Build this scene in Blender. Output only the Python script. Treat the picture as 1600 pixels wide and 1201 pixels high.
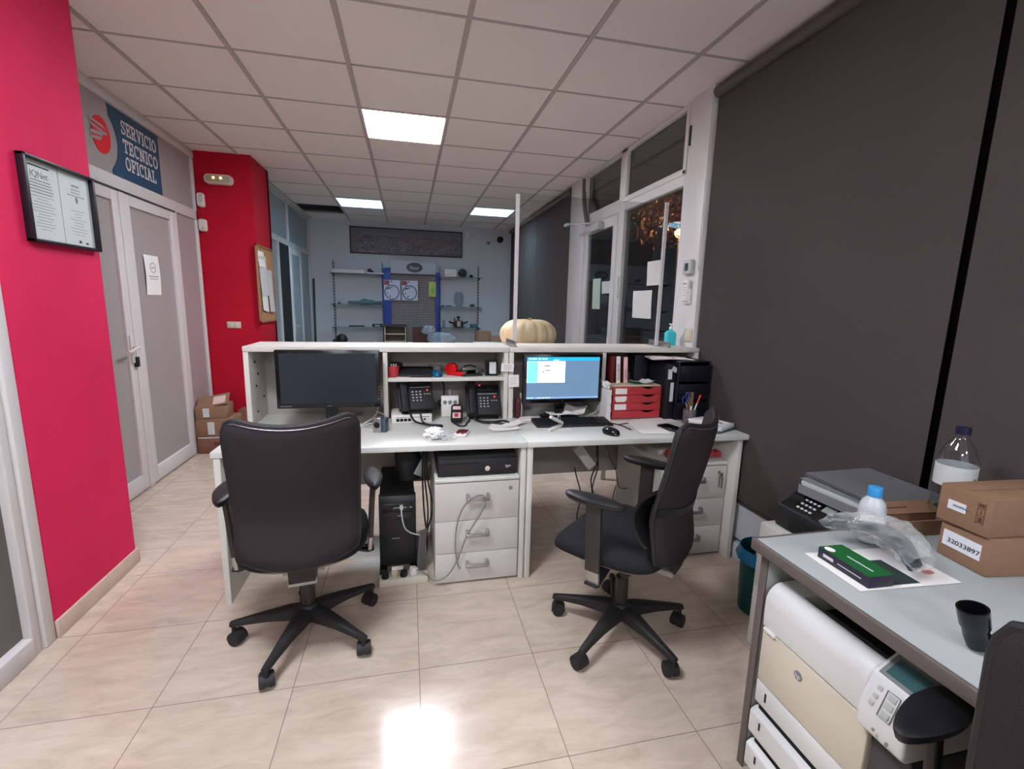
import bpy, bmesh, math, random
from mathutils import Vector, Matrix, noise
PI = math.pi
random.seed(7)
for o in list(bpy.data.objects):
    bpy.data.objects.remove(o)
scene = bpy.context.scene
COL = scene.collection

# ------------------------------------------------------------------ camera
yaw, pit, rol = -0.2215, -0.1697, 0.0243
fwd = Vector((-math.sin(yaw)*math.cos(pit), math.cos(yaw)*math.cos(pit), math.sin(pit)))
rt = Vector((math.cos(yaw), math.sin(yaw), 0)); up = rt.cross(fwd)
r2 = rt*math.cos(rol)+up*math.sin(rol); u2 = up*math.cos(rol)-rt*math.sin(rol)
cam_data = bpy.data.cameras.new('camera'); cam = bpy.data.objects.new('camera', cam_data); COL.objects.link(cam)
cam_data.sensor_fit = 'HORIZONTAL'; cam_data.sensor_width = 36; cam_data.lens = 36*726.7/1600
cam_data.clip_start = 0.02; cam_data.clip_end = 200
M = Matrix((r2, u2, -fwd)).transposed().to_4x4(); M.translation = Vector((0, 0, 1.391))
cam.matrix_world = M
scene.camera = cam

# ------------------------------------------------------------------ world, exposure, lamp strengths
world = bpy.data.worlds.new('night_sky'); scene.world = world; world.use_nodes = True
world.node_tree.nodes['Background'].inputs[0].default_value = (0.10, 0.14, 0.22, 1)
world.node_tree.nodes['Background'].inputs[1].default_value = 0.02
vs = scene.view_settings
vs.view_transform = 'Standard'; vs.look = 'None'; vs.gamma = 1; vs.use_curve_mapping = False; vs.exposure = 0.0
scene.cycles.max_bounces = 12; scene.cycles.diffuse_bounces = 8
NEAR_LAMP = 66.0      # emission of the warm-neutral ceiling panels
FAR_LAMP = 30.0       # emission of the cold tubes at the back

# ------------------------------------------------------------------ materials
def lin(c):
    return tuple((x/255/12.92 if x/255 <= .04045 else ((x/255+.055)/1.055)**2.4) for x in c)
MATS = {}
def mat(name, col, rough=.5, metal=0, spec=.5, emit=None, estr=0, alpha=None, noise_amt=0, nscale=20, bump=0, bscale=200, coat=0, trans=0, ior=1.45):
    if name in MATS: return MATS[name]
    m = bpy.data.materials.new(name); m.use_nodes = True
    nt = m.node_tree; b = nt.nodes['Principled BSDF']
    c = lin(col)
    b.inputs['Base Color'].default_value = (*c, 1)
    b.inputs['Roughness'].default_value = rough; b.inputs['Metallic'].default_value = metal
    b.inputs['Specular IOR Level'].default_value = spec; b.inputs['IOR'].default_value = ior
    b.inputs['Coat Weight'].default_value = coat; b.inputs['Transmission Weight'].default_value = trans
    if alpha is not None: b.inputs['Alpha'].default_value = alpha
    if emit: b.inputs['Emission Color'].default_value = (*lin(emit), 1); b.inputs['Emission Strength'].default_value = estr
    tc = nt.nodes.new('ShaderNodeTexCoord')
    if noise_amt:
        n = nt.nodes.new('ShaderNodeTexNoise'); n.inputs['Scale'].default_value = nscale; n.inputs['Detail'].default_value = 6
        nt.links.new(tc.outputs['Object'], n.inputs['Vector'])
        r = nt.nodes.new('ShaderNodeMapRange'); r.inputs[1].default_value = .3; r.inputs[2].default_value = .7
        r.inputs[3].default_value = 1-noise_amt; r.inputs[4].default_value = 1+noise_amt
        nt.links.new(n.outputs['Fac'], r.inputs[0])
        mx = nt.nodes.new('ShaderNodeVectorMath'); mx.operation = 'SCALE'; mx.inputs[0].default_value = c
        nt.links.new(r.outputs[0], mx.inputs['Scale']); nt.links.new(mx.outputs[0], b.inputs['Base Color'])
    if bump:
        n2 = nt.nodes.new('ShaderNodeTexNoise'); n2.inputs['Scale'].default_value = bscale; n2.inputs['Detail'].default_value = 3
        nt.links.new(tc.outputs['Object'], n2.inputs['Vector'])
        bp = nt.nodes.new('ShaderNodeBump'); bp.inputs['Strength'].default_value = bump; bp.inputs['Distance'].default_value = .002
        nt.links.new(n2.outputs['Fac'], bp.inputs['Height']); nt.links.new(bp.outputs[0], b.inputs['Normal'])
    MATS[name] = m
    return m

def glass_mat(name, tint=(235, 240, 240), f0=1.0, rough=0.0):
    m = bpy.data.materials.new(name); m.use_nodes = True; nt = m.node_tree; nt.nodes.clear()
    out = nt.nodes.new('ShaderNodeOutputMaterial'); mix = nt.nodes.new('ShaderNodeMixShader')
    tr = nt.nodes.new('ShaderNodeBsdfTransparent'); gl = nt.nodes.new('ShaderNodeBsdfGlossy'); lw = nt.nodes.new('ShaderNodeLayerWeight')
    tr.inputs[0].default_value = (*lin(tint), 1); gl.inputs['Roughness'].default_value = rough; gl.inputs[0].default_value = (f0, f0, f0, 1)
    lw.inputs[0].default_value = .5
    pw = nt.nodes.new('ShaderNodeMath'); pw.operation = 'POWER'; pw.inputs[1].default_value = 5; nt.links.new(lw.outputs['Facing'], pw.inputs[0])
    ma = nt.nodes.new('ShaderNodeMath'); ma.operation = 'MULTIPLY_ADD'; ma.inputs[1].default_value = .92; ma.inputs[2].default_value = .08; nt.links.new(pw.outputs[0], ma.inputs[0])
    nt.links.new(ma.outputs[0], mix.inputs[0]); nt.links.new(tr.outputs[0], mix.inputs[1]); nt.links.new(gl.outputs[0], mix.inputs[2])
    nt.links.new(mix.outputs[0], out.inputs[0])
    MATS[name] = m
    return m

def film_mat(name, tint, amount, rough=.15):
    # crinkled clear plastic: part see-through, part whitish sheen
    m = bpy.data.materials.new(name); m.use_nodes = True; nt = m.node_tree; nt.nodes.clear()
    out = nt.nodes.new('ShaderNodeOutputMaterial'); mix = nt.nodes.new('ShaderNodeMixShader')
    tr = nt.nodes.new('ShaderNodeBsdfTransparent'); pb = nt.nodes.new('ShaderNodeBsdfPrincipled')
    pb.inputs['Base Color'].default_value = (*lin(tint), 1); pb.inputs['Roughness'].default_value = rough
    lw = nt.nodes.new('ShaderNodeLayerWeight'); lw.inputs[0].default_value = .35
    tc = nt.nodes.new('ShaderNodeTexCoord'); vn = nt.nodes.new('ShaderNodeTexVoronoi'); vn.feature = 'DISTANCE_TO_EDGE'; vn.inputs['Scale'].default_value = 28
    bp = nt.nodes.new('ShaderNodeBump'); bp.inputs['Strength'].default_value = .9; bp.inputs['Distance'].default_value = .012
    nt.links.new(tc.outputs['Object'], vn.inputs['Vector']); nt.links.new(vn.outputs['Distance'], bp.inputs['Height'])
    nt.links.new(bp.outputs[0], pb.inputs['Normal']); nt.links.new(bp.outputs[0], lw.inputs['Normal'])
    mr = nt.nodes.new('ShaderNodeMapRange'); mr.inputs[3].default_value = amount; mr.inputs[4].default_value = min(1, amount+.5)
    nt.links.new(lw.outputs['Facing'], mr.inputs[0]); nt.links.new(mr.outputs[0], mix.inputs[0])
    nt.links.new(tr.outputs[0], mix.inputs[1]); nt.links.new(pb.outputs[0], mix.inputs[2]); nt.links.new(mix.outputs[0], out.inputs[0])
    MATS[name] = m
    return m

def floor_mat():
    m = bpy.data.materials.new('beige_porcelain_tile'); m.use_nodes = True; nt = m.node_tree; N = nt.nodes; L = nt.links
    b = N['Principled BSDF']
    tc = N.new('ShaderNodeTexCoord'); sep = N.new('ShaderNodeSeparateXYZ'); L.new(tc.outputs['Object'], sep.inputs[0])
    def math_(op, a, bb=None):
        n = N.new('ShaderNodeMath'); n.operation = op
        for i, v in enumerate((a, bb)):
            if v is None: continue
            if isinstance(v, (int, float)): n.inputs[i].default_value = v
            else: L.new(v, n.inputs[i])
        return n.outputs[0]
    cells = []; edges = []
    for ax, org, sz in ((0, -1.3242, .4497), (1, 2.0574, .4452)):
        u = math_('DIVIDE', math_('SUBTRACT', sep.outputs[ax], org-sz*40), sz)
        cells.append(math_('FLOOR', u))
        fr = math_('FRACT', u); e = math_('MINIMUM', fr, math_('SUBTRACT', 1, fr)); edges.append(math_('MULTIPLY', e, sz))
    edge = math_('MINIMUM', edges[0], edges[1])
    grout = math_('LESS_THAN', edge, .0014)
    cmb = N.new('ShaderNodeCombineXYZ'); L.new(cells[0], cmb.inputs[0]); L.new(cells[1], cmb.inputs[1])
    wn = N.new('ShaderNodeTexWhiteNoise'); wn.noise_dimensions = '3D'; L.new(cmb.outputs[0], wn.inputs['Vector'])
    # streaky veins, each tile shifted
    mp = N.new('ShaderNodeMapping'); mp.inputs['Scale'].default_value = (3.2, 10, 1); L.new(tc.outputs['Object'], mp.inputs[0])
    add = N.new('ShaderNodeVectorMath'); add.operation = 'ADD'; L.new(mp.outputs[0], add.inputs[0])
    sc = N.new('ShaderNodeVectorMath'); sc.operation = 'SCALE'; L.new(wn.outputs['Color'], sc.inputs[0]); sc.inputs['Scale'].default_value = 20
    L.new(sc.outputs[0], add.inputs[1])
    n1 = N.new('ShaderNodeTexNoise'); n1.inputs['Scale'].default_value = 1.6; n1.inputs['Detail'].default_value = 9; n1.inputs['Roughness'].default_value = .65
    n1.inputs['Distortion'].default_value = .6
    L.new(add.outputs[0], n1.inputs['Vector'])
    cr = N.new('ShaderNodeValToRGB'); cr.color_ramp.elements[0].position = .3; cr.color_ramp.elements[0].color = (*lin((180, 164, 147)), 1)
    cr.color_ramp.elements[1].position = .68; cr.color_ramp.elements[1].color = (*lin((205, 191, 174)), 1)
    L.new(n1.outputs['Fac'], cr.inputs[0])
    mx = N.new('ShaderNodeMix'); mx.data_type = 'RGBA'; L.new(grout, mx.inputs[0]); L.new(cr.outputs[0], mx.inputs[6]); mx.inputs[7].default_value = (*lin((136, 118, 106)), 1)
    L.new(mx.outputs[2], b.inputs['Base Color'])
    rr = N.new('ShaderNodeMapRange'); rr.inputs[3].default_value = .13; rr.inputs[4].default_value = .22; L.new(n1.outputs['Fac'], rr.inputs[0])
    L.new(rr.outputs[0], b.inputs['Roughness'])
    bp = N.new('ShaderNodeBump'); bp.inputs['Strength'].default_value = .12; bp.inputs['Distance'].default_value = .001
    n2 = N.new('ShaderNodeTexNoise'); n2.inputs['Scale'].default_value = 160; L.new(tc.outputs['Object'], n2.inputs['Vector'])
    L.new(n2.outputs['Fac'], bp.inputs['Height']); L.new(bp.outputs[0], b.inputs['Normal'])
    return m

def weave_mat(name, col, scale=900, amt=.25):
    m = mat(name, col, rough=.9, spec=.2)
    nt = m.node_tree; N = nt.nodes; L = nt.links; b = N['Principled BSDF']
    tc = N.new('ShaderNodeTexCoord'); n = N.new('ShaderNodeTexNoise'); n.inputs['Scale'].default_value = scale; n.inputs['Detail'].default_value = 1
    mp = N.new('ShaderNodeMapping'); mp.inputs['Scale'].default_value = (1, 1, .35); L.new(tc.outputs['Object'], mp.inputs[0]); L.new(mp.outputs[0], n.inputs[0])
    n3 = N.new('ShaderNodeTexNoise'); n3.inputs['Scale'].default_value = 1.5; n3.inputs['Detail'].default_value = 2; L.new(tc.outputs['Object'], n3.inputs[0])
    r = N.new('ShaderNodeMapRange'); r.inputs[1].default_value = .3; r.inputs[2].default_value = .7; r.inputs[3].default_value = 1-amt; r.inputs[4].default_value = 1+amt
    L.new(n.outputs['Fac'], r.inputs[0])
    r3 = N.new('ShaderNodeMapRange'); r3.inputs[1].default_value = .3; r3.inputs[2].default_value = .7; r3.inputs[3].default_value = .95; r3.inputs[4].default_value = 1.05
    L.new(n3.outputs['Fac'], r3.inputs[0])
    mu = N.new('ShaderNodeMath'); mu.operation = 'MULTIPLY'; L.new(r.outputs[0], mu.inputs[0]); L.new(r3.outputs[0], mu.inputs[1])
    s = N.new('ShaderNodeVectorMath'); s.operation = 'SCALE'; s.inputs[0].default_value = lin(col); L.new(mu.outputs[0], s.inputs['Scale'])
    L.new(s.outputs[0], b.inputs['Base Color'])
    return m

MFLOOR = floor_mat()
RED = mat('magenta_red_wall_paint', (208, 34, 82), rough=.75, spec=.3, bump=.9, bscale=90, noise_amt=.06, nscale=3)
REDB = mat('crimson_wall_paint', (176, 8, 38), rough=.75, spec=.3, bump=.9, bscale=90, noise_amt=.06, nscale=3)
WALLW = mat('pale_wall_paint', (196, 200, 204), rough=.8, spec=.2, bump=.3, bscale=60)
FRAME = mat('white_lacquered_aluminium', (208, 205, 203), rough=.4, spec=.4)
FROST = mat('grey_frosted_panel', (158, 152, 150), rough=.45, noise_amt=.03, nscale=400)
FROSTD = mat('dark_grey_green_panel', (92, 92, 84), rough=.3)
TILE = mat('mineral_ceiling_tile', (228, 220, 217), rough=.95, spec=.1, noise_amt=.05, nscale=220, bump=.4, bscale=260)
TBAR = mat('ceiling_grid_bar', (172, 163, 160), rough=.6)
BLIND = weave_mat('taupe_screen_fabric', (76, 70, 69))
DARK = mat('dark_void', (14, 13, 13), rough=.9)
MEL = mat('light_grey_melamine', (208, 206, 198), rough=.42, noise_amt=.012, nscale=30)
MELT = mat('pale_worktop_melamine', (205, 207, 200), rough=.35, noise_amt=.012, nscale=30)
MELP = mat('pedestal_grey_melamine', (194, 190, 184), rough=.45)
DTOP = mat('grey_white_desk_top', (170, 177, 176), rough=.4)
DEDGE = mat('taupe_desk_edge', (98, 90, 86), rough=.5)
BLK = mat('black_plastic', (22, 22, 24), rough=.42, bump=.15, bscale=500)
BLKG = mat('glossy_black_plastic', (14, 14, 16), rough=.15)
BLKM = mat('matte_black_plastic', (30, 29, 31), rough=.6, bump=.2, bscale=600)
BRZ = mat('dark_bronze_plastic', (48, 42, 40), rough=.45)
FAB = weave_mat('black_chair_fabric', (48, 44, 45), scale=1400, amt=.3)
FABB = weave_mat('black_seat_fabric', (34, 35, 38), scale=1400, amt=.3)
PIPING = mat('silver_piping', (140, 138, 138), rough=.3, metal=.6)
ALU = mat('brushed_aluminium', (170, 168, 166), rough=.32, metal=.9)
CHROME = mat('chrome', (220, 220, 220), rough=.12, metal=1)
WHT = mat('white_plastic', (222, 220, 214), rough=.4)
CREAM = mat('cream_plastic', (205, 198, 180), rough=.45)
PRW = mat('printer_white_plastic', (214, 216, 214), rough=.35)
PAPER = mat('white_paper', (232, 230, 226), rough=.85, spec=.1)
PAPERG = mat('pale_grey_paper', (200, 204, 203), rough=.85, spec=.1)
INK = mat('dark_print_ink', (40, 40, 46), rough=.8)
INKG = mat('grey_print_ink', (120, 124, 124), rough=.8)
CARD = mat('brown_cardboard', (138, 108, 86), rough=.85, spec=.15, noise_amt=.06, nscale=14, bump=.15, bscale=120)
CARDD = mat('red_brown_cardboard', (128, 88, 74), rough=.85, spec=.15, noise_amt=.06, nscale=14)
CARDI = mat('dark_card_print', (92, 58, 44), rough=.85)
REDP = mat('red_plastic', (172, 54, 58), rough=.35)
REDD = mat('dark_red_card', (92, 22, 22), rough=.6)
CYAN = mat('turquoise_gel_bottle', (60, 190, 200), rough=.3)
BLUE = mat('blue_plastic', (40, 120, 190), rough=.35)
NAVY = mat('navy_plastic', (34, 30, 62), rough=.3)
SIGNB = mat('petrol_blue_vinyl', (32, 72, 100), rough=.5)
SIGNR = mat('red_vinyl', (214, 24, 34), rough=.5)
SIGNT = mat('pale_vinyl_lettering', (216, 212, 206), rough=.5)
ROYAL = mat('royal_blue_panel', (12, 52, 132), rough=.5)
LGREY = mat('pale_grey_metal', (178, 186, 196), rough=.4)
PEG = mat('pegboard_grey', (104, 98, 98), rough=.6)
CLEAR = glass_mat('clear_glass', (236, 242, 242))
SMOKE = glass_mat('window_glass', (205, 214, 214), rough=.0)
PLEXI = glass_mat('acrylic_sheet', (240, 242, 242))
PLEXE = mat('acrylic_sheet_edge', (205, 200, 198), rough=.25)
PETM = glass_mat('clear_bottle_plastic', (242, 244, 245), .75)
BAGM = film_mat('crinkled_clear_film', (225, 232, 232), .10, .06)
BAGB = film_mat('blue_tinted_film', (176, 190, 198), .3)
TISS = mat('white_tissue', (240, 240, 240), rough=.7)
PUMP = mat('pale_orange_pumpkin_skin', (232, 206, 164), rough=.55, noise_amt=.07, nscale=9)
STEMM = mat('dry_pumpkin_stem', (150, 140, 96), rough=.8)
CORK = mat('cork', (176, 132, 92), rough=.9, noise_amt=.12, nscale=160)
WOODF = mat('light_wood_frame', (150, 112, 84), rough=.6)
SKIRT = mat('beige_tile_skirting', (196, 176, 160), rough=.35, noise_amt=.05, nscale=14)
GREENB = mat('green_box_print', (18, 92, 40), rough=.4)
DKBLUE = mat('dark_indigo_print', (38, 36, 52), rough=.5)
BINB = mat('dark_teal_bin_plastic', (14, 82, 80), rough=.4)
BINL = mat('blue_bin_bag', (20, 120, 170), rough=.3)
GREYF = mat('grey_folder_card', (120, 122, 126), rough=.6)
GREYL = mat('light_grey_plastic', (180, 182, 180), rough=.4)
SCRN = mat('dark_lcd_screen', (36, 42, 50), rough=.32, spec=.5)
LCD = mat('green_grey_lcd', (56, 92, 96), rough=.2)
LED = mat('red_led', (255, 40, 50), emit=(255, 40, 50), estr=3.0)
SAND = mat('beige_plastic', (196, 184, 160), rough=.5)

# ------------------------------------------------------------------ mesh builder
class MB:
    def __init__(s): s.v = []; s.f = []; s.M = Matrix()
    def set(s, loc=(0, 0, 0), rx=0, ry=0, rz=0):
        s.M = Matrix.Translation(loc) @ Matrix.Rotation(rz, 4, 'Z') @ Matrix.Rotation(ry, 4, 'Y') @ Matrix.Rotation(rx, 4, 'X'); return s
    def add(s, vs_, fs):
        n = len(s.v); s.v += [s.M @ Vector(p) for p in vs_]; s.f += [tuple(i+n for i in f) for f in fs]; return s
    def box(s, x0, x1, y0, y1, z0, z1):
        return s.add([(x0, y0, z0), (x1, y0, z0), (x1, y1, z0), (x0, y1, z0), (x0, y0, z1), (x1, y0, z1), (x1, y1, z1), (x0, y1, z1)],
                     [(3, 2, 1, 0), (4, 5, 6, 7), (0, 1, 5, 4), (1, 2, 6, 5), (2, 3, 7, 6), (3, 0, 4, 7)])
    def prism(s, pts, axis, a, b):
        # pts 2D ring; axis: 'x' -> pts (y,z); 'y' -> (x,z); 'z' -> (x,y)
        def P(p, t):
            return {'x': (t, p[0], p[1]), 'y': (p[0], t, p[1]), 'z': (p[0], p[1], t)}[axis]
        n = len(pts)
        return s.add([P(p, a) for p in pts]+[P(p, b) for p in pts],
                     [tuple(range(n))[::-1], tuple(range(n, 2*n))]+[(i, (i+1) % n, n+(i+1) % n, n+i) for i in range(n)])
    def loft(s, rings, close=True, caps=True):
        n = len(rings[0]); vs_ = [p for r in rings for p in r]; fs = []
        for k in range(len(rings)-1):
            for i in range(n if close else n-1):
                j = (i+1) % n; fs.append((k*n+i, k*n+j, (k+1)*n+j, (k+1)*n+i))
        if caps and close: fs += [tuple(range(n))[::-1], tuple(range((len(rings)-1)*n, len(rings)*n))]
        return s.add(vs_, fs)
    def cyl(s, p0, p1, r0, r1=None, n=20, caps=True):
        r1 = r0 if r1 is None else r1
        p0 = Vector(p0); p1 = Vector(p1); d = (p1-p0).normalized()
        a = d.orthogonal().normalized(); b = d.cross(a)
        return s.loft([[p+(a*math.cos(2*PI*i/n)+b*math.sin(2*PI*i/n))*r for i in range(n)] for p, r in ((p0, r0), (p1, r1))], caps=caps)
    def tube(s, pts, r, n=8, smooth_n=0):
        pts = [Vector(p) for p in pts]
        if smooth_n:
            out = []
            for i in range(len(pts)-1):
                p0 = pts[max(0, i-1)]; p1 = pts[i]; p2 = pts[i+1]; p3 = pts[min(len(pts)-1, i+2)]
                for k in range(smooth_n):
                    t = k/smooth_n
                    out.append(.5*((2*p1)+(-p0+p2)*t+(2*p0-5*p1+4*p2-p3)*t*t+(-p0+3*p1-3*p2+p3)*t**3))
            out.append(pts[-1]); pts = out
        a = None; rings = []
        for i, p in enumerate(pts):
            d = (pts[min(i+1, len(pts)-1)]-pts[max(i-1, 0)]).normalized()
            if a is None: a = d.orthogonal().normalized()
            else:
                a = (a-d*a.dot(d)); a = a.normalized() if a.length > 1e-6 else d.orthogonal().normalized()
            b = d.cross(a)
            rings.append([p+(a*math.cos(2*PI*k/n)+b*math.sin(2*PI*k/n))*r for k in range(n)])
        return s.loft(rings)
    def lathe(s, prof, c=(0, 0, 0), n=32, caps=True):
        c = Vector(c)
        return s.loft([[c+Vector((r*math.cos(2*PI*i/n), r*math.sin(2*PI*i/n), z)) for i in range(n)] for r, z in prof], caps=caps)
    def ball(s, c, rx, ry=None, rz=None, n=16, m=10):
        ry = ry or rx; rz = rz or rx; c = Vector(c)
        return s.loft([[c+Vector((rx*math.cos(2*PI*i/n)*math.sin(PI*max(.02, min(.98, k/m))), ry*math.sin(2*PI*i/n)*math.sin(PI*max(.02, min(.98, k/m))), -rz*math.cos(PI*k/m))) for i in range(n)] for k in range(m+1)])
    def grid(s, fn, nu, nv, thick=0):
        # fn(u,v)->Vector ; thick>0 -> two-sided solid along normal
        P = [[Vector(fn(i/nu, j/nv)) for i in range(nu+1)] for j in range(nv+1)]
        if not thick:
            return s.add([p for r in P for p in r], [(j*(nu+1)+i, j*(nu+1)+i+1, (j+1)*(nu+1)+i+1, (j+1)*(nu+1)+i) for j in range(nv) for i in range(nu)])
        Q = []
        for j in range(nv+1):
            row = []
            for i in range(nu+1):
                du = P[j][min(i+1, nu)]-P[j][max(i-1, 0)]; dv = P[min(j+1, nv)][i]-P[max(j-1, 0)][i]
                nn = du.cross(dv); nn = nn.normalized() if nn.length > 1e-9 else Vector((0, 0, 1))
                row.append(P[j][i]-nn*thick)
            Q.append(row)
        W_ = nu+1; T = W_*(nv+1); vs_ = [p for r in P for p in r]+[p for r in Q for p in r]; fs = []
        for j in range(nv):
            for i in range(nu):
                a = j*W_+i; fs.append((a, a+1, a+W_+1, a+W_)); fs.append((T+a, T+a+W_, T+a+W_+1, T+a+1))
        for i in range(nu):
            fs.append((i, T+i, T+i+1, i+1)); a = nv*W_+i; fs.append((a, a+1, T+a+1, T+a))
        for j in range(nv):
            a = j*W_; fs.append((a, a+W_, T+a+W_, T+a)); a = j*W_+nu; fs.append((a, T+a, T+a+W_, a+W_))
        return s.add(vs_, fs)
    def build(s, name, material, parent=None, bevel=0, smooth=False, seg=2, subsurf=0):
        me = bpy.data.meshes.new(name); bm = bmesh.new()
        vv = [bm.verts.new(p) for p in s.v]
        for f in s.f:
            try: bm.faces.new([vv[i] for i in f])
            except ValueError: pass
        bmesh.ops.recalc_face_normals(bm, faces=bm.faces)
        if bevel:
            ed = [e for e in bm.edges if len(e.link_faces) == 2 and e.calc_face_angle(0) > math.radians(30)]
            bmesh.ops.bevel(bm, geom=ed, offset=bevel, segments=seg, affect='EDGES', profile=.5, clamp_overlap=True)
        bm.to_mesh(me); bm.free()
        me.materials.append(material)
        o = bpy.data.objects.new(name, me); COL.objects.link(o)
        if smooth or bevel:
            for p in me.polygons: p.use_smooth = True
            try: me.set_sharp_from_angle(angle=math.radians(38 if not bevel else 50))
            except Exception: pass
        if subsurf:
            md = o.modifiers.new('subdivision', 'SUBSURF'); md.levels = subsurf; md.render_levels = subsurf
        if parent: o.parent = parent
        return o

def thing(name, label, cat, loc=(0, 0, 0), rz=0, group=None, rx=0, ry=0):
    o = bpy.data.objects.new(name, None); COL.objects.link(o); o.empty_display_size = .05
    o.location = loc; o.rotation_euler = (rx, ry, rz); o['label'] = label; o['category'] = cat
    if group: o['group'] = group
    return o
def tag(o, label, cat, group=None, kind=None):
    o['label'] = label; o['category'] = cat
    if group: o['group'] = group
    if kind: o['kind'] = kind
    return o
def struct(o, label=None):
    o['kind'] = 'structure'
    if label: o['label'] = label
    return o
def clone(root, loc, rz=None, label=None):
    r = root.copy(); COL.objects.link(r); r.location = loc
    if rz is not None: r.rotation_euler = (r.rotation_euler[0], r.rotation_euler[1], rz)
    if label: r['label'] = label
    for ch in list(root.children):
        c = ch.copy(); COL.objects.link(c); c.parent = r
        for g in ch.children:
            d = g.copy(); COL.objects.link(d); d.parent = c
    return r
def text(name, body, size, material, parent, origin, udir, vdir, align='LEFT', depth=.0006, xs=1.0):
    cu = bpy.data.curves.new(name, 'FONT'); cu.body = body; cu.size = size; cu.extrude = depth/2; cu.align_x = align
    tmp = bpy.data.objects.new(name, cu); COL.objects.link(tmp)
    dg = bpy.context.evaluated_depsgraph_get(); me = bpy.data.meshes.new_from_object(tmp.evaluated_get(dg))
    bpy.data.objects.remove(tmp); bpy.data.curves.remove(cu)
    U = Vector(udir).normalized(); V = Vector(vdir).normalized(); W_ = U.cross(V)
    X = Matrix((U*xs, V, W_)).transposed().to_4x4(); X.translation = Vector(origin)
    me.transform(X); me.materials.clear(); me.materials.append(material)
    o = bpy.data.objects.new(name, me); COL.objects.link(o)
    if parent: o.parent = parent
    return o
def rrect(w, h, r, n=5, cx=0, cy=0):
    pts = []
    for (sx, sy, a0) in ((1, 1, 0), (-1, 1, 90), (-1, -1, 180), (1, -1, 270)):
        for k in range(n+1):
            a = math.radians(a0+90*k/n); pts.append((cx+sx*(w/2-r)+r*math.cos(a), cy+sy*(h/2-r)+r*math.sin(a)))
    return pts
def ellipse(cx, cy, rx, ry, n=32):
    return [(cx+rx*math.cos(2*PI*i/n), cy+ry*math.sin(2*PI*i/n)) for i in range(n)]

# slab-serif stroke letters (unit box 0..w, 0..1)
def slab_letters(body, height, weight=.13):
    def arc(cx, cy, rx, ry, a0, a1, n=12):
        return [(cx+rx*math.cos(math.radians(a0+(a1-a0)*k/n)), cy+ry*math.sin(math.radians(a0+(a1-a0)*k/n))) for k in range(n+1)]
    G = {
        'S': (.62, [arc(.31, .74, .23, .2, 20, 270)[:]+arc(.31, .27, .25, .21, 90, -160), [(.53, .72), (.53, .95)], [(.08, .05), (.08, .28)]]),
        'E': (.62, [[(.14, .06), (.14, .94)], [(0, .94), (.56, .94), (.56, .72)], [(0, .06), (.58, .06), (.58, .28)], [(.14, .5), (.42, .5)], [(.42, .38), (.42, .62)]]),
        'R': (.68, [[(.14, .06), (.14, .94)], [(0, .94), (.36, .94)]+arc(.36, .72, .2, .22, 90, -90)+[(.14, .5)], [(.34, .5), (.56, .06)], [(0, .06), (.28, .06)], [(.48, .06), (.68, .06)]]),
        'V': (.7, [[(.1, .94), (.35, .06), (.6, .94)], [(0, .94), (.24, .94)], [(.46, .94), (.7, .94)]]),
        'I': (.3, [[(.15, .06), (.15, .94)], [(0, .94), (.3, .94)], [(0, .06), (.3, .06)]]),
        'C': (.66, [arc(.35, .5, .3, .44, 50, 310, 18), [(.56, .7), (.56, .95)]]),
        'O': (.72, [arc(.36, .5, .3, .44, 0, 360, 24)]),
        'T': (.64, [[(.32, .06), (.32, .94)], [(.03, .74), (.03, .94), (.61, .94), (.61, .74)], [(.18, .06), (.46, .06)]]),
        'N': (.76, [[(.14, .06), (.14, .94), (.6, .06), (.6, .94)], [(0, .94), (.16, .94)], [(0, .06), (.28, .06)], [(.46, .94), (.74, .94)]]),
        'F': (.6, [[(.14, .06), (.14, .94)], [(0, .94), (.56, .94), (.56, .72)], [(0, .06), (.28, .06)], [(.14, .5), (.4, .5)], [(.4, .38), (.4, .62)]]),
        'A': (.72, [[(.1, .06), (.35, .94), (.6, .06)], [(.2, .36), (.5, .36)], [(0, .06), (.22, .06)], [(.48, .06), (.72, .06)], [(.2, .94), (.36, .94)]]),
        'L': (.58, [[(.14, .06), (.14, .94)], [(0, .94), (.28, .94)], [(0, .06), (.54, .06), (.54, .3)]]),
        ' ': (.4, [])}
    x = 0; quads = []
    for ch in body:
        w, strokes = G[ch]
        for st in strokes:
            for a, b in zip(st[:-1], st[1:]):
                ax, ay = (x+a[0])*height, a[1]*height; bx, by = (x+b[0])*height, b[1]*height
                dx, dy = bx-ax, by-ay; l = math.hypot(dx, dy) or 1; t = weight*height/2; ex, ey = dx/l*t*.6, dy/l*t*.6; nx, ny = -dy/l*t, dx/l*t
                quads.append([(ax-ex+nx, ay-ey+ny), (ax-ex-nx, ay-ey-ny), (bx+ex-nx, by+ey-ny), (bx+ex+nx, by+ey+ny)])
        x += w+.13
    return quads, (x-.13)*height

# ================================================================== ROOM SHELL
XR = 1.80      # right wall line
XP = -1.42     # face of the near red pillar
XL = -1.87     # glazed partition on the left
YB = 8.35      # back wall
ZC = 2.692     # ceiling
struct(MB().box(-3.2, 2.3, -2.6, 8.7, -.06, 0).build('floor', MFLOOR))
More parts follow.
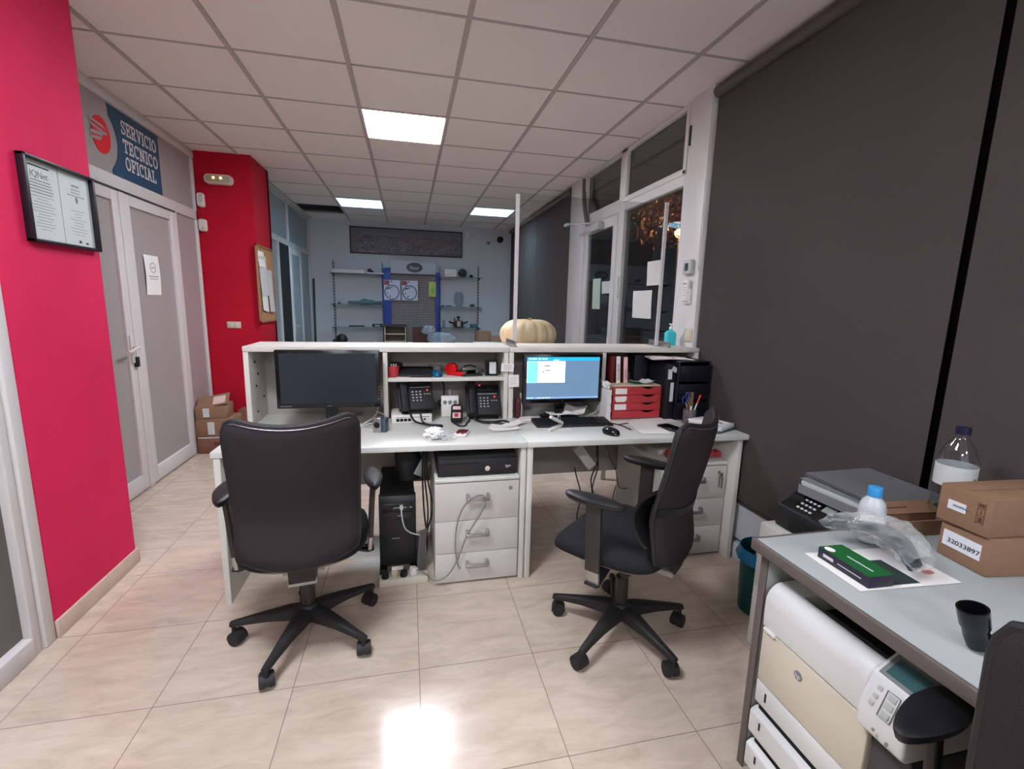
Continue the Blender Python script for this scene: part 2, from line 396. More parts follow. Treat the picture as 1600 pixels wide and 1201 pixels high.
# ceiling tiles in a 0.6 m grid (one tile missing at the far left)
mb = MB(); x0g, y0g = -1.504, 2.994
hole = {(0, 7)}
lamps = {(2, 1), (1, 6), (4, 6), (1, -4), (1, -9), (4, -9)}
for i in range(-3, 7):
    for j in range(-10, 10):
        if (i, j) in hole or (i, j) in lamps: continue
        xa, ya = x0g+.6*i, y0g+.6*j
        mb.box(xa, xa+.6, ya, min(ya+.6, YB+.1), ZC, ZC+.018) if ya < YB else None
ceil = struct(mb.build('ceiling', TILE))
mb = MB()
for i in range(-3, 8): mb.box(x0g+.6*i-.013, x0g+.6*i+.013, -2.6, YB, ZC-.006, ZC+.001)
for j in range(-10, 10):
    if y0g+.6*j < YB: mb.box(-3.2, XR-.02, y0g+.6*j-.0085, y0g+.6*j+.0085, ZC-.003, ZC+.0005)
mb.build('grid_bars', TBAR, ceil)
struct(MB().box(-3.2, 2.4, -2.7, 8.8, 3.05, 3.1).build('ceiling_slab', DARK), 'ceiling slab blackened for the unlit void above the missing tile')  # near-black base colour stands for the unlit plenum
o = MB(); o.cyl((-2.0, 7.5, 2.86), (1.9, 7.5, 2.86), .07, n=20)
tag(o.build('air_duct', mat('dusty_grey_duct', (40, 38, 38), rough=.8), smooth=True), 'grey round duct crossing the dark hole left by a missing ceiling tile', 'duct')

# walls
struct(MB().box(-2.4, 2.3, YB, YB+.15, 0, 3.0).build('wall_back', WALLW))
struct(MB().box(-3.2, 2.3, -2.75, -2.6, 0, 3.0).build('wall_front', WALLW))
struct(MB().box(-2.45, XP, 2.06, 2.64, 0, 3.0).build('wall_left_pillar', RED))
struct(MB().box(XP, XP+.012, 2.055, 2.645, 0, .078).box(-1.87, XP+.012, 2.64, 2.652, 0, .078).build('baseboard_left', SKIRT, bevel=.002))
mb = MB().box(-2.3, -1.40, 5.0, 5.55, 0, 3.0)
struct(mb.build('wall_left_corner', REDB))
struct(MB().box(-1.87, -1.39, 4.988, 5.0, 0, .078).box(-1.40, -1.388, 4.99, 5.55, 0, .078).build('baseboard_left_corner', SKIRT, bevel=.002))
struct(MB().box(-1.54, -1.40, 5.5, 5.56, 0, 3.0).build('wall_left_return', REDB))
# solid room behind the partitions
struct(MB().box(-2.6, -2.45, -2.6, 8.5, 0, 3.0).build('wall_left', WALLW))

# --- near glazed screen at far left (x = -1.44)
root = thing('glazed_partition', 'white-framed glazed screen in front of the big red pillar', 'partition', (-1.478, 0, 0)); root['kind'] = 'structure'; root.name = 'window_1'
MB().box(-.03, .06, 2.00, 2.055, 0, ZC-.002).box(.0, .05, 1.955, 1.995, 0, ZC-.002).box(-.02, .055, -2.5, 1.955, 0, .085).box(-.02, .055, .9, 1.0, .085, ZC-.002).build('frame', FRAME, root, bevel=.006)
MB().box(.01, .02, -2.5, .9, .085, ZC-.002).box(.01, .02, 1.0, 1.955, .085, ZC-.002).build('pane', FROSTD, root)

# --- left partition with double door and sign (x = XL)
root = thing('window_2', 'white aluminium partition', 'partition', (XL, 0, 0)); root['kind'] = 'structure'
mb = MB(); F = mb.box
F(-.05, 0.0, 2.64, 5.0, 2.625, ZC-.002)           # top rail
F(-.05, 0.0, 2.64, 4.985, 2.085, 2.17)          # header
F(-.05, 0.0, 4.955, 4.985, 0, 2.63)               # end post
F(-.05, 0.0, 4.52, 4.57, .0, 2.09)               # jamb between door and sidelight
F(-.05, 0.0, 4.57, 4.955, 0, .10)
F(-.05, 0.0, 2.64, 2.74, 0, 2.63)
mb.build('frame', FRAME, root, bevel=.003)
MB().box(-.035, -.02, 2.74, 4.955, 2.17, 2.625).build('top_panel', FROST, root)
MB().box(-.035, -.02, 4.57, 4.955, .10, 2.085).build('side_panel', mat('rose_grey_frosted_panel', (162, 150, 150), rough=.4), root)
for k, (a, b) in enumerate(((2.745, 3.735), (3.80, 4.515))):
    r = thing('door_%d' % (k+1), 'white framed door leaf with frosted grey panel', 'door', (XL, 0, 0)); r['kind'] = 'structure'
    g0 = a+.065; g1 = b-.075
    MB().box(-.045, .006, a, g0, .012, 2.08).box(-.045, .006, g1, b, .012, 2.08).box(-.045, .006, g0, g1, .012, .125).box(-.045, .006, g0, g1, 2.0, 2.08).build('frame', FRAME, r, bevel=.003)
    MB().box(-.03, -.012, g0, g1, .125, 2.0).build('panel', FROST, r)
    if k == 0:
        mb = MB().box(.006, .018, 3.67, 3.705, .93, 1.12).cyl((.018, 3.688, 1.04), (.06, 3.688, 1.04), .011)
        mb.tube([(.055, 3.69, 1.04), (.058, 3.65, 1.035), (.056, 3.60, 1.02), (.054, 3.56, 1.018)], .010, n=10, smooth_n=3)
        mb.build('door_handle', FRAME, r, bevel=.002)
        MB().box(.006, .03, 3.70, 3.735, .90, .97).build('door_lock', BLK, r, bevel=.005)
struct(MB().box(XL-.045, XL+.01, 3.737, 3.798, .0, 2.085).build('trim_1', FRAME, bevel=.004))
struct(MB().box(XL-.02, XL+.012, 2.65, 4.52, 2.070, 2.083).build('trim_2', mat('dark_rubber_gap', (60, 55, 55), rough=.8)))

# sign on the top panel
root = thing('wall_sign', 'blue sign reading SERVICIO TECNICO OFICIAL above the white double door', 'sign', (XL-.018, 0, 0))
pts = [(4.40, 2.615), (3.765, 2.615), (3.78, 2.56)]
for k in range(17):
    a = math.radians(52-104*k/16); pts.append((3.645+.205*math.cos(a), 2.385+.205*math.sin(a)))
pts += [(3.755, 2.20), (3.765, 2.172), (4.40, 2.172)]
MB().prism(pts, 'x', 0, .003).build('blue_panel', SIGNB, root)
def ring(cx, cy, rx, ry, a0, a1, n): return [(cx+rx*math.cos(math.radians(a0+(a1-a0)*k/n)), cy+ry*math.sin(math.radians(a0+(a1-a0)*k/n))) for k in range(n+1)]
MB().prism(ellipse(3.672, 2.392, .094, .112, 40), 'x', 0, .003).build('red_emblem', SIGNR, root)
MB().prism([(3.56, 2.44), (3.735, 2.418), (3.72, 2.398), (3.56, 2.425)], 'x', .0032, .004).prism([(3.56, 2.470), (3.695, 2.455), (3.73, 2.435), (3.56, 2.452)], 'x', .0032, .004)\
    .prism([(3.56, 2.375), (3.68, 2.385), (3.70, 2.41), (3.56, 2.395)], 'x', .0032, .004).prism([(3.56, 2.345), (3.655, 2.352), (3.675, 2.378), (3.56, 2.363)], 'x', .0032, .004).build('emblem_stripes', FROST, root)
mb = MB()
for body, hh, yc, zb in (('SERVICIO', .088, 4.13, 2.475), ('TECNICO', .088, 4.135, 2.357), ('OFICIAL', .088, 4.115, 2.245)):
    q, w = slab_letters(body, hh)
    sx = {'SERVICIO': .455, 'TECNICO': .45, 'OFICIAL': .40}[body]/w
    for d, quad in enumerate(q):
        mb.prism([(yc-w*sx/2+p[0]*sx, zb+p[1]) for p in quad], 'x', .0032, .0042+.00001*d)
mb.build('lettering', SIGNT, root)

# corridor partition (x = -1.54)
root = thing('window_3', 'white partition of the back corridor', 'partition', (-1.54, 0, 0)); root['kind'] = 'structure'
mb = MB(); F = mb.box
F(-.05, 0, 5.56, YB, 2.64, ZC-.002); F(-.05, 0, 5.56, YB, 2.09, 2.16)
for y in (5.56, 6.93, 8.29): F(-.05, 0, y, y+.06, 0, 2.64)
for y in (6.38, 7.62): F(-.05, 0, y, y+.055, 0, 2.09)
mb.build('frame', FRAME, root, bevel=.003)
MB().box(-.035, -.02, 5.6, YB, 2.16, 2.64).box(-.035, -.02, 5.6, 6.40, 0, 2.10).box(-.035, -.02, 7.65, YB, 0, 2.10).build('panel', mat('blue_grey_frosted_panel', (150, 162, 168), rough=.4), root)
r = thing('door_3', 'corridor door standing ajar', 'door', (-1.55, 6.96, 0), 0); r['kind'] = 'structure'
MB().box(-.02, .02, 0, .07, .012, 2.08).box(-.02, .02, .58, .655, .012, 2.08).box(-.02, .02, .07, .58, .012, .12).box(-.02, .02, .07, .58, 2.0, 2.08).build('frame', FRAME, r, bevel=.003)
MB().box(-.008, .008, .07, .58, .12, 2.0).build('panel', MATS['blue_grey_frosted_panel'], r)
MB().box(.02, .03, .02, .05, .93, 1.12).tube([(.05, .035, 1.04), (.055, .08, 1.035), (.054, .14, 1.02)], .010, n=8).build('door_handle', FRAME, r)
struct(MB().box(-1.56, -1.545, 6.435, 6.95, 0, 2.09).build('black_gap_sheet', DARK))  # black sheet in place of the unlit gap of the ajar door

# right wall: frame with door and windows (x = 1.78), blinds elsewhere
struct(MB().box(1.86, 1.95, -2.6, 2.65, 0, 3.0).box(1.86, 1.95, 5.1, 8.4, 0, 3.0).build('wall_right', mat('dark_wall_behind_blinds', (44, 38, 36), rough=.8)))
struct(MB().box(1.77, 1.86, 2.65, 2.86, 0, ZC-.002).build('wall_right_jamb', FRAME, bevel=.003))
struct(MB().box(1.81, 1.84, -2.6, 2.65, .115, .325).build('baseboard_right_upper', WALLW))
struct(MB().box(1.795, 1.86, -2.6, 2.65, .325, .35).build('trim_3', mat('dark_sill', (58, 54, 54), rough=.5), bevel=.003))
struct(MB().box(1.79, 1.86, -2.6, 2.65, 0, .09).build('baseboard_right', WALLW, bevel=.004))
root = thing('window_4', 'white framed window and transoms', 'window', (1.78, 0, 0)); root['kind'] = 'structure'
mb = MB(); F = mb.box
F(0, .06, 2.86, 2.92, 0, ZC-.002); F(0, .06, 3.79, 3.90, 0, ZC-.002); F(-.01, .07, 4.69, 5.12, 0, ZC-.002)
F(0, .06, 2.92, 3.79, 2.19, 2.30); F(0, .06, 3.90, 4.69, 2.19, 2.30); F(0, .06, 2.92, 3.79, 0, .09)
F(0, .06, 2.92, 4.69, 2.66, ZC-.002); F(-.008, .0, 2.90, 2.935, 2.26, 2.66); F(-.008, 0, 2.9, 3.80, 2.255, 2.285)
mb.build('frame', FRAME, root, bevel=.003)
MB().box(.03, .036, 2.92, 3.79, .09, 2.19).box(.03, .036, 2.92, 3.79, 2.30, 2.66).box(.03, .036, 3.90, 4.69, 2.30, 2.66).build('glass_pane', SMOKE, root)
MB().box(-.012, -.002, 2.87, 2.882, 2.42, 2.54).build('transom_latch', BLK, root, bevel=.002)
MB().box(-.015, 0, 3.80, 3.82, 1.47, 1.65).build('window_handle', WHT, root, bevel=.003)
r = thing('door_4', 'white framed glass street door', 'door', (1.775, 0, 0)); r['kind'] = 'structure'
MB().box(0, .05, 3.905, 3.985, .01, 2.185).box(0, .05, 4.60, 4.685, .01, 2.185).box(0, .05, 3.985, 4.60, .01, .20).box(0, .05, 3.985, 4.60, 2.10, 2.185).build('frame', FRAME, r, bevel=.003)
MB().box(.022, .028, 3.985, 4.60, .20, 2.10).build('glass_pane', SMOKE, r)
MB().box(-.012, 0, 3.925, 3.96, .92, 1.13).cyl((-.01, 3.94, 1.05), (-.055, 3.94, 1.05), .010).tube([(-.052, 3.94, 1.05), (-.056, 3.99, 1.048), (-.054, 4.07, 1.04)], .010, n=8).build('door_handle', WHT, r, bevel=.001)
# door closer
r = thing('door_closer', 'grey door closer with arm above the glass street door', 'door closer', (1.76, 4.3, 2.13))
MB().box(-.045, .012, -.12, .12, -.035, .035).build('body', GREYL, r, bevel=.006)
MB().tube([(-.03, .02, .04), (-.12, .16, .05), (-.20, .30, .06)], .009, n=8).box(-.215, -.185, .28, .36, .045, .07).build('arm', GREYL, r)
mb = MB().tube([(1.765, 4.72, 2.66), (1.76, 4.70, 2.5), (1.74, 4.62, 2.38), (1.755, 4.56, 2.2)], .022, n=8, smooth_n=5)
tag(mb.build('cable_bundle', mat('grey_cable_sleeve', (88, 82, 80), rough=.7), smooth=True), 'grey cable bundle hanging from the ceiling beside the glass street door', 'cable')

# outside: dark street with a lamp-lit tree
struct(MB().box(1.96, 22, -6, 22, -.14, -.06).build('ground', mat('asphalt', (48, 46, 46), rough=.9)))
root = thing('street_lamp', 'glowing orange street lamp seen through the right window', 'street lamp', (9.0, 14.75, -.06))
MB().cyl((0, 0, 0), (0, 0, 3.9), .07, .05).build('pole', BLKM, root)
MB().ball((0, 0, 3.98), .17).build('globe', mat('orange_lamp_glass', (255, 190, 110), emit=(255, 176, 96), estr=26), root, smooth=True)
root = thing('street_tree', 'tree with orange lamp-lit leaves outside the right window', 'tree', (7.45, 13.3, -.06))
MB().tube([(0, 0, 0), (.05, 0, 1.6), (0, .1, 2.8), (.1, 0, 3.8)], .11, n=8).build('trunk', mat('bark', (70, 50, 36), rough=.9), root)
mb = MB(); rr_ = random.Random(3)
for k in range(900):
    a = rr_.uniform(0, 2*PI); ph = math.acos(rr_.uniform(-1, 1)); R = 1.15*rr_.random()**.4
    c = Vector((R*math.sin(ph)*math.cos(a), R*math.sin(ph)*math.sin(a), 4.3+R*math.cos(ph)*.95))
    d = Vector((rr_.uniform(-1, 1), rr_.uniform(-1, 1), rr_.uniform(-1, 1))).normalized(); e = d.orthogonal().normalized()
    l = rr_.uniform(.06, .11); mb.add([c-d*l, c+e*l*.5, c+d*l, c-e*l*.5], [(0, 1, 2, 3)])
f = mb.build('foliage', mat('lamplit_orange_leaves', (160, 92, 40), rough=.8), root); f['kind'] = 'stuff'  # orange of the lamp light is put into the leaf colour
ld = bpy.data.lights.new('street_lamp_light', 'POINT'); ld.energy = 1100; ld.color = (1, .5, .2); ld.shadow_soft_size = .2
lo = bpy.data.objects.new('street_lamp_light', ld); COL.objects.link(lo); lo.location = (8.75, 14.3, 3.95)

# roller blinds
def blind(name, y0, y1, x, z0, label, mat_=BLIND):
    r = thing(name, label, 'roller blind', (x, (y0+y1)/2, 0), group=None); h = (y1-y0)/2
    MB().box(-.001, .001, -h, h, z0, ZC-.07).build('fabric', mat_, r)
    MB().cyl((-.012, -h, ZC-.052), (-.012, h, ZC-.052), .030, n=20).build('roller_tube', mat('taupe_roller', (86, 76, 76), rough=.6), r, smooth=True)
    MB().box(-.006, .006, -h, h, z0-.014, z0+.006).build('bottom_bar', mat('taupe_bottom_bar', (70, 62, 60), rough=.5), r, bevel=.002)
    return r
blind('roller_blind', 1.235, 2.635, XR-.008, .365, 'large taupe roller blind on the right wall behind the white bottle desk')
blind('roller_blind', -1.3, 1.205, XR-.008, .365, 'taupe roller blind cut off by the right edge of the photo')
blind('roller_blind', 6.6, 8.3, XR-.008, .1, 'far grey blue roller blind next to the back wall')
blind('roller_blind', 5.14, 6.585, XR-.008, .1, 'grey roller blind beyond the glass street door')
MB_ = MB().tube([(1.765, 2.66, 2.62), (1.762, 2.655, 1.67)], .004, n=6).box(1.758, 1.768, 2.648, 2.662, 1.63, 1.68)
tag(MB_.build('blind_chain', WHT), 'thin white blind chain hanging down the window jamb', 'chain')

# ================================================================== CEILING LAMPS
def panel_lamp(loc, label, cold=False):
    r = thing('ceiling_light', label, 'ceiling light', loc, group='square ceiling lights')
    MB().box(-.295, -.283, -.295, .295, -.006, .02).box(.283, .295, -.295, .295, -.006, .02).box(-.283, .283, -.295, -.283, -.006, .02).box(-.283, .283, .283, .295, -.006, .02).box(-.299, .299, -.299, .299, .075, .08).box(-.299, -.295, -.299, .299, .0, .08).box(.295, .299, -.299, .299, .0, .08).box(-.295, .295, -.299, -.295, .0, .08).box(-.295, .295, .295, .299, .0, .08).build('frame', WHT, r)
    if not cold:
        MB().box(-.283, .283, -.283, .283, .004, .010).build('diffuser', mat('lit_white_diffuser', (255, 255, 255), emit=(243, 244, 255), estr=NEAR_LAMP), r)
    else:
        e = mat('cold_tube_glow', (200, 235, 255), emit=(168, 216, 248), estr=FAR_LAMP*4.6)
        for y in (-.2, -.066, .066, .2):
            MB().cyl((-.28, y, .052), (.28, y, .052), .012, n=12).build('tube', e, r)
        mb = MB()
        for k in range(9): mb.box(-.28+.56*k/8-.001, -.28+.56*k/8+.001, -.283, .283, -.004, .030)
        for k in range(13): mb.box(-.283, .283, -.265+.53*k/12-.001, -.265+.53*k/12+.001, -.004, .034)
        mb.build('louver', mat('white_louver', (226, 230, 232), rough=.35), r)
    return r
panel_lamp((-.004, 3.894, ZC), 'bright square ceiling light above the white desks')
panel_lamp((-.604, .894, ZC), 'square ceiling light over the front of the office')
panel_lamp((-.604, -2.106, ZC), 'left unseen ceiling light added at the front end of the office for bounce light')  # unseen panel, added so more bounce light reaches the ceiling
panel_lamp((1.196, -2.106, ZC), 'right unseen ceiling light added at the front end of the office for bounce light')  # second unseen panel added to brighten the room by bounce
panel_lamp((-.604, 6.894, ZC), 'bluish louvred ceiling light left of the other far one', True)
panel_lamp((1.196, 6.894, ZC), 'bluish louvred ceiling light nearest the grey blinds', True)

# ================================================================== RECEPTION DESKS AND HUTCHES
ZD = .73
def desk(label, poly, panels, modesty):
    r = thing('office_desk', label, 'desk', (0, 0, 0), group=None)
    cx = sum(p[0] for p in poly)/4; r.location = (cx, 2.5, 0)
    MB().prism([(p[0]-cx, p[1]-2.5) for p in poly], 'z', ZD-.028, ZD).build('desk_top', MELT, r, bevel=.0025)
    for (a, b, y) in panels: MB().box(a-cx, b-cx, y-2.5, .38, 0, ZD-.029).build('side_panel', MEL, r, bevel=.002)
    MB().box(modesty[0]-cx, modesty[1]-cx, .335, .355, .285, ZD-.029).build('modesty_panel', mat('grey_brown_melamine', (150, 146, 138), rough=.5), r)
    return r
desk('left white office desk with the dark monitor and two phones', [(-.845, 2.162), (.565, 2.122), (.565, 2.90), (-.845, 2.90)], [(-.835, -.808, 2.165), (.536, .562, 2.135)], (-.807, .535))
desk('right white office desk with the lit monitor', [(.567, 2.122), (1.79, 2.088), (1.79, 2.90), (.567, 2.90)], [(.568, .596, 2.13), (1.745, 1.772, 2.11)], (.597, 1.744))

def hutch(label, x0, x1, vert, shelves):
    cx = (x0+x1)/2; r = thing('desk_hutch', label, 'hutch', (cx, 2.75, ZD))
    h = 1.15-ZD
    MB().box(x0-cx, x1-cx, -.152, .15, h-.028, h).build('top_panel', MEL, r, bevel=.002)
    MB().box(x0+.01-cx, x1-.01-cx, .128, .146, 0, h-.028).build('back_panel', mat('hutch_back_grey', (160, 154, 148), rough=.6), r)
    for a, b in vert: MB().box(a-cx, b-cx, -.148, .128, 0, h-.0285).build('side_panel', MEL, r, bevel=.0015)
    for a, b, z in shelves: MB().box(a-cx, b-cx, -.146, .127, z-ZD, z+.02-ZD).build('shelf', MEL, r, bevel=.0015)
    return r
r = hutch('white raised shelf unit holding the phones on the left desk', -.825, .563, [(-.825, -.80), (-.137, -.113), (.538, .562)], [(-.1125, .5375, .957)])
mb = MB()
for (y, z) in ((-.06, .33), (-.06, .20), (-.02, .26), (-.06, .06), (.06, .12)):
    mb.cyl((-.663, y, z), (-.668, y, z), .006, n=10)
mb.build('screw_cap', BLK, r)
hutch('white raised shelf unit around the lit monitor on the right desk', .566, 1.79, [(.567, .594), (1.140, 1.166), (1.765, 1.79)], [])
# sticky notes
for (x, z, w, h, rz, y, lab) in ((.554, 1.036, .073, .047, .05, 2.586, 'upper small white note stuck on the joint between the two shelf units'), (.592, .957, .062, .07, -.04, 2.588, 'lower small white note stuck on the joint between the two shelf units')):
    o = MB().set((x, y, z), ry=rz).box(-w/2, w/2, -.001, .0005, -h/2, h/2).build('sticky_note', PAPER)
    tag(o, lab, 'note')
    mb = MB().set((x, y, z), ry=rz)
    for k in range(4): mb.box(-w*.32, w*(.3-.05*(k % 2)), -.0016, -.0011, h*.25-k*h*.17, h*.25-k*h*.17+.0016)
    q = mb.build('handwriting', INKG, o)

def pedestal(label, x0, x1, y0, zs, lockx, keys=False):
    cx = (x0+x1)/2; r = thing('drawer_pedestal', label, 'drawer unit', (cx, y0, 0)); w = (x1-x0)/2
    MB().box(-w, w, .02, .54, .02, zs[0]-.018).build('body', MELP, r)
    MB().box(-w, w, -.004, .54, zs[0]-.018, zs[0]).build('top_panel', MELT, r, bevel=.004)
    for (x, y) in ((-w+.03, .06), (w-.03, .06), (-w+.03, .5), (w-.03, .5)): MB().cyl((x, y, 0), (x, y, .02), .02, n=12).build('foot', BLK, r)
    zz = [zs[0]-.021]+list(zs[1:])
    for k in range(3):
        top, bot = zz[k], zz[k+1]
        d = MB().box(-w, w, 0, .02, bot+.0015, top-.0015).build('drawer', MELP, r, bevel=.0012)
        zc = top-.075 if k == 0 else (top+bot)/2+.02
        mb = MB()
        for s in (-1, 1): mb.box(s*.050-.007, s*.050+.007, -.026, 0, zc-.012, zc+.017)
        mb.box(-.055, .055, -.032, -.020, zc-.014, zc+.004)
        mb.build('handle', ALU, d, bevel=.0015)
        if k == 0: MB().cyl((lockx, -.003, top-.04), (lockx, .001, top-.04), .010, n=16).build('lock', ALU, d)
    if keys:
        mb = MB().cyl((lockx, -.02, zz[0]-.04), (lockx, 0, zz[0]-.04), .004, n=8)
        mb.tube([(lockx, -.02, zz[0]-.045), (lockx+.006, -.02, zz[0]-.07)], .003, n=6).box(lockx-.012, lockx-.004, -.02, -.018, zz[0]-.12, zz[0]-.05).box(lockx+.002, lockx+.011, -.024, -.022, zz[0]-.125, zz[0]-.06).box(lockx-.006, lockx+.010, -.022, -.020, zz[0]-.055, zz[0]-.035)
        mb.build('key', ALU, r)
    return r
pedestal('grey three-drawer pedestal under the black cash drawer', .115, .530, 2.14, (.556, .338, .167, .012), .165)
pedestal('grey three-drawer pedestal with hanging keys under the right desk', 1.335, 1.735, 2.17, (.556, .345, .18, .012), .155, True)

# cash drawer
r = thing('cash_drawer', 'black cash drawer on top of the left drawer pedestal', 'cash drawer', (.327, 2.16, .5565))
MB().box(-.197, .197, .008, .42, 0, .108).build('body', BLKM, r, bevel=.006)
MB().box(-.192, .192, 0, .008, .006, .088).build('drawer', BLKM, r, bevel=.003)
MB().box(-.17, .0, -.0015, 0, .066, .070).build('slot', DARK, r)
MB().cyl((.045, -.008, .040), (.045, 0, .040), .013, n=20).box(.043, .047, -.014, -.008, .032, .048).build('lock', CHROME, r)
text('badge', 'tpv', .022, PAPER, r, (.135, -.0008, .04), (1, 0, 0), (0, 0, 1))

# pc tower
r = thing('computer_tower', 'black computer tower on the floor under the left desk', 'computer', (-.065, 2.30, 0), .03)
MB().box(-.088, .088, .02, .44, .03, .425).build('case', BLKM, r, bevel=.006)
MB().prism([(-.02, .06), (0, .04), (.03, .032), (.03, .428), (0, .422), (-.012, .39), (-.008, .25)], 'x', -.092, .092).build('front_panel', BLK, r, bevel=.004)
MB().box(-.075, .075, -.016, -.006, .345, .385).build('optical_drive', BLKG, r, bevel=.002)
MB().box(-.075, .075, -.016, -.006, .30, .338).box(-.072, .01, -.0175, -.016, .303, .305).build('card_reader', BLKG, r, bevel=.002)
MB().box(-.02, .045, -.0178, -.0165, .362, .366).box(.06, .072, -.0178, -.0165, .36, .366).box(.0, .02, -.0178, -.0165, .318, .322).box(-.03, .01, -.0135, -.0115, .196, .199).build('marking', ALU, r)
MB().box(-.095, -.06, -.02, .44, 0, .03).box(.06, .095, -.02, .44, 0, .03).build('foot', BLK, r, bevel=.004)
o = MB().tube([(-.045, 2.27, .37), (-.043, 2.255, .33), (-.03, 2.25, .27), (.0, 2.26, .235), (.04, 2.27, .215), (.065, 2.29, .20), (.075, 2.30, .12), (.07, 2.29, .07)], .0035, n=8, smooth_n=6).box(-.053, -.037, 2.262, 2.285, .362, .378).build('usb_cable', GREYL, smooth=True)
tag(o, 'light grey cable plugged into the front of the black computer tower', 'cable')
# black bag on the tower
mb = MB()
def bagf(u, v):
    a = 2*PI*u; rr = (.085-.02*v)*(1+.12*math.sin(3*a+v*4)); return (rr*math.cos(a), .75*rr*math.sin(a), .155*v+.01*math.sin(2*a)*v)
o = MB().grid(bagf, 26, 8).build('black_bag', BLKM, smooth=True); o.location = (-.01, 2.56, .425)
tag(o, 'black bag standing on the back of the computer tower under the desk', 'bag')
o = MB().set((.065, 2.47, .50), ry=.5, rz=.2).box(-.03, .03, -.002, .002, -.045, .045).build('folded_leaflet', GREYL); tag(o, 'grey folded leaflet sticking up behind the black computer tower', 'leaflet')
o = MB().set((.055, 2.265, .13), rz=.9, ry=.12).box(-.028, .028, -.003, .003, -.11, .11).build('side_cover', mat('grey_metal_plate', (104, 104, 102), rough=.5)); tag(o, 'grey metal plate leaning beside the computer tower', 'plate')

# power strip
r = thing('power_strip', 'cream power strip on the floor in front of the computer tower', 'power strip', (-.038, 2.205, 0), .03)
MB().box(-.118, .118, -.03, .03, 0, .036).build('body', CREAM, r, bevel=.004)
mb = MB()
for k in range(1, 6): mb.box(-.118+.236*k/6-.0006, -.118+.236*k/6+.0006, -.0305, .0305, .002, .0366)
mb.build('seam', SAND, r)
for x, m in ((-.09, BLK), (-.045, SAND), (.0, BLK)): MB().cyl((x, 0, .036), (x, -.004, .062), .019, .017, n=18).build('plug', m, r, smooth=True)
MB().set((-.03, .02, .05), rx=.1).box(-.028, .028, -.006, .006, .012, .026).build('label_plate', WHT, r)
MB().set((.045, 0, .046), rz=.5, ry=.3).box(-.016, .016, -.017, .017, -.01, .03).build('white_adapter', WHT, r, bevel=.004)
o = MB().tube([(.0, 2.205, .055), (.03, 2.195, .065), (.07, 2.18, .05), (.11, 2.125, .04), (.17, 2.12, .06), (.22, 2.118, .14), (.27, 2.115, .27), (.33, 2.105, .38), (.355, 2.095, .44), (.345, 2.10, .478), (.30, 2.10, .475), (.25, 2.112, .42), (.22, 2.118, .33), (.212, 2.118, .22), (.222, 2.118, .13), (.235, 2.118, .095)], .0032, n=8, smooth_n=6).build('charging_cable', mat('grey_cable', (120, 118, 116), rough=.5), smooth=True)
tag(o, 'thin grey cable looped over the top drawer handle of the left pedestal', 'cable')
mb = MB()
for k, (dx, dy) in enumerate(((0, 0), (.012, .02), (-.01, .03))):
    mb.tube([(.085+dx, 2.42+dy, .70), (.075+dx, 2.38+dy, .5), (.09+dx*2, 2.36+dy, .3), (.075-dx, 2.33+dy, .12), (.06, 2.30+dy, .006)], .0045, n=6, smooth_n=5)
tag(mb.build('power_cables', BLK, smooth=True), 'bundle of black cables dropping between the computer tower and the drawers', 'cable')

# cables, adapter under the right desk
r = thing('power_adapter', 'white power adapter box hanging under the right desk', 'adapter', (1.055, 2.60, .475), 0)
MB().set(ry=-.65).box(-.03, .03, -.02, .02, -.085, .085).build('body', WHT, r, bevel=.005)
MB().tube([(-.06, 0, -.07), (-.04, 0, -.14), (-.01, .0, -.25), (-.02, .02, -.4), (0, .03, -.47)], .004, n=6, smooth_n=5).build('cord', BLK, r, smooth=True)
for (pts, m, lab) in (([(1.15, 2.62, .70), (1.145, 2.62, .5), (1.16, 2.62, .4), (1.12, 2.6, .25), (1.17, 2.6, .12), (1.15, 2.6, .006)], BLK, 'thick black cable hanging under the lit monitor'),
                    ([(1.13, 2.66, .70), (1.17, 2.65, .45), (1.13, 2.65, .3), (1.16, 2.66, .15), (1.1, 2.66, .006)], BLK, 'thinner black cable crossing the thick one under the right desk'),
                    ([(1.16, 2.60, .66), (1.21, 2.58, .49), (1.25, 2.56, .40), (1.27, 2.55, .30), (1.30, 2.55, .27), (1.34, 2.56, .27), (1.36, 2.76, .2), (1.36, 2.8, .006)], INK, 'thin dark cable sagging toward the right pedestal')):
    tag(MB().tube(pts, .0042 if m is BLK else .0028, n=7, smooth_n=7).build('desk_cable', m, smooth=True), lab, 'cable')
# things on the right pedestal
r = thing('packing_tape_gun', 'red and clear packing tape dispenser on the right drawer pedestal', 'tape dispenser', (1.635, 2.25, .5565))
MB().cyl((-.02, -.02, .036), (-.02, .02, .036), .034, n=22).build('tape_roll', mat('amber_tape', (190, 150, 120), rough=.3), r)
MB().box(-.1, .06, -.012, .012, .012, .026).cyl((.04, -.02, .026), (.04, .02, .026), .022, n=16).cyl((.085, -.02, .024), (.085, .02, .024), .02, n=16).box(-.15, -.09, -.02, .02, .0, .04).build('holder', REDP, r, bevel=.002)
o = MB().set((1.45, 2.28, .585), rz=-.2).lathe([(.0, -.02), (.028, -.02), (.028, .02), (0, .02)], n=20).build('tape_roll', mat('orange_red_tape', (196, 70, 50), rough=.4), smooth=True); o.location.z = -.008
tag(o, 'orange red tape roll on the right drawer pedestal', 'tape roll')
o = MB().set((1.50, 2.45, .575), rz=.1).box(-.12, .22, -.12, .13, -.018, .014).build('plastic_folder', mat('pale_folder', (190, 182, 176), rough=.3), bevel=.004); tag(o, 'pale plastic folder pile at the back of the right drawer pedestal', 'folder')

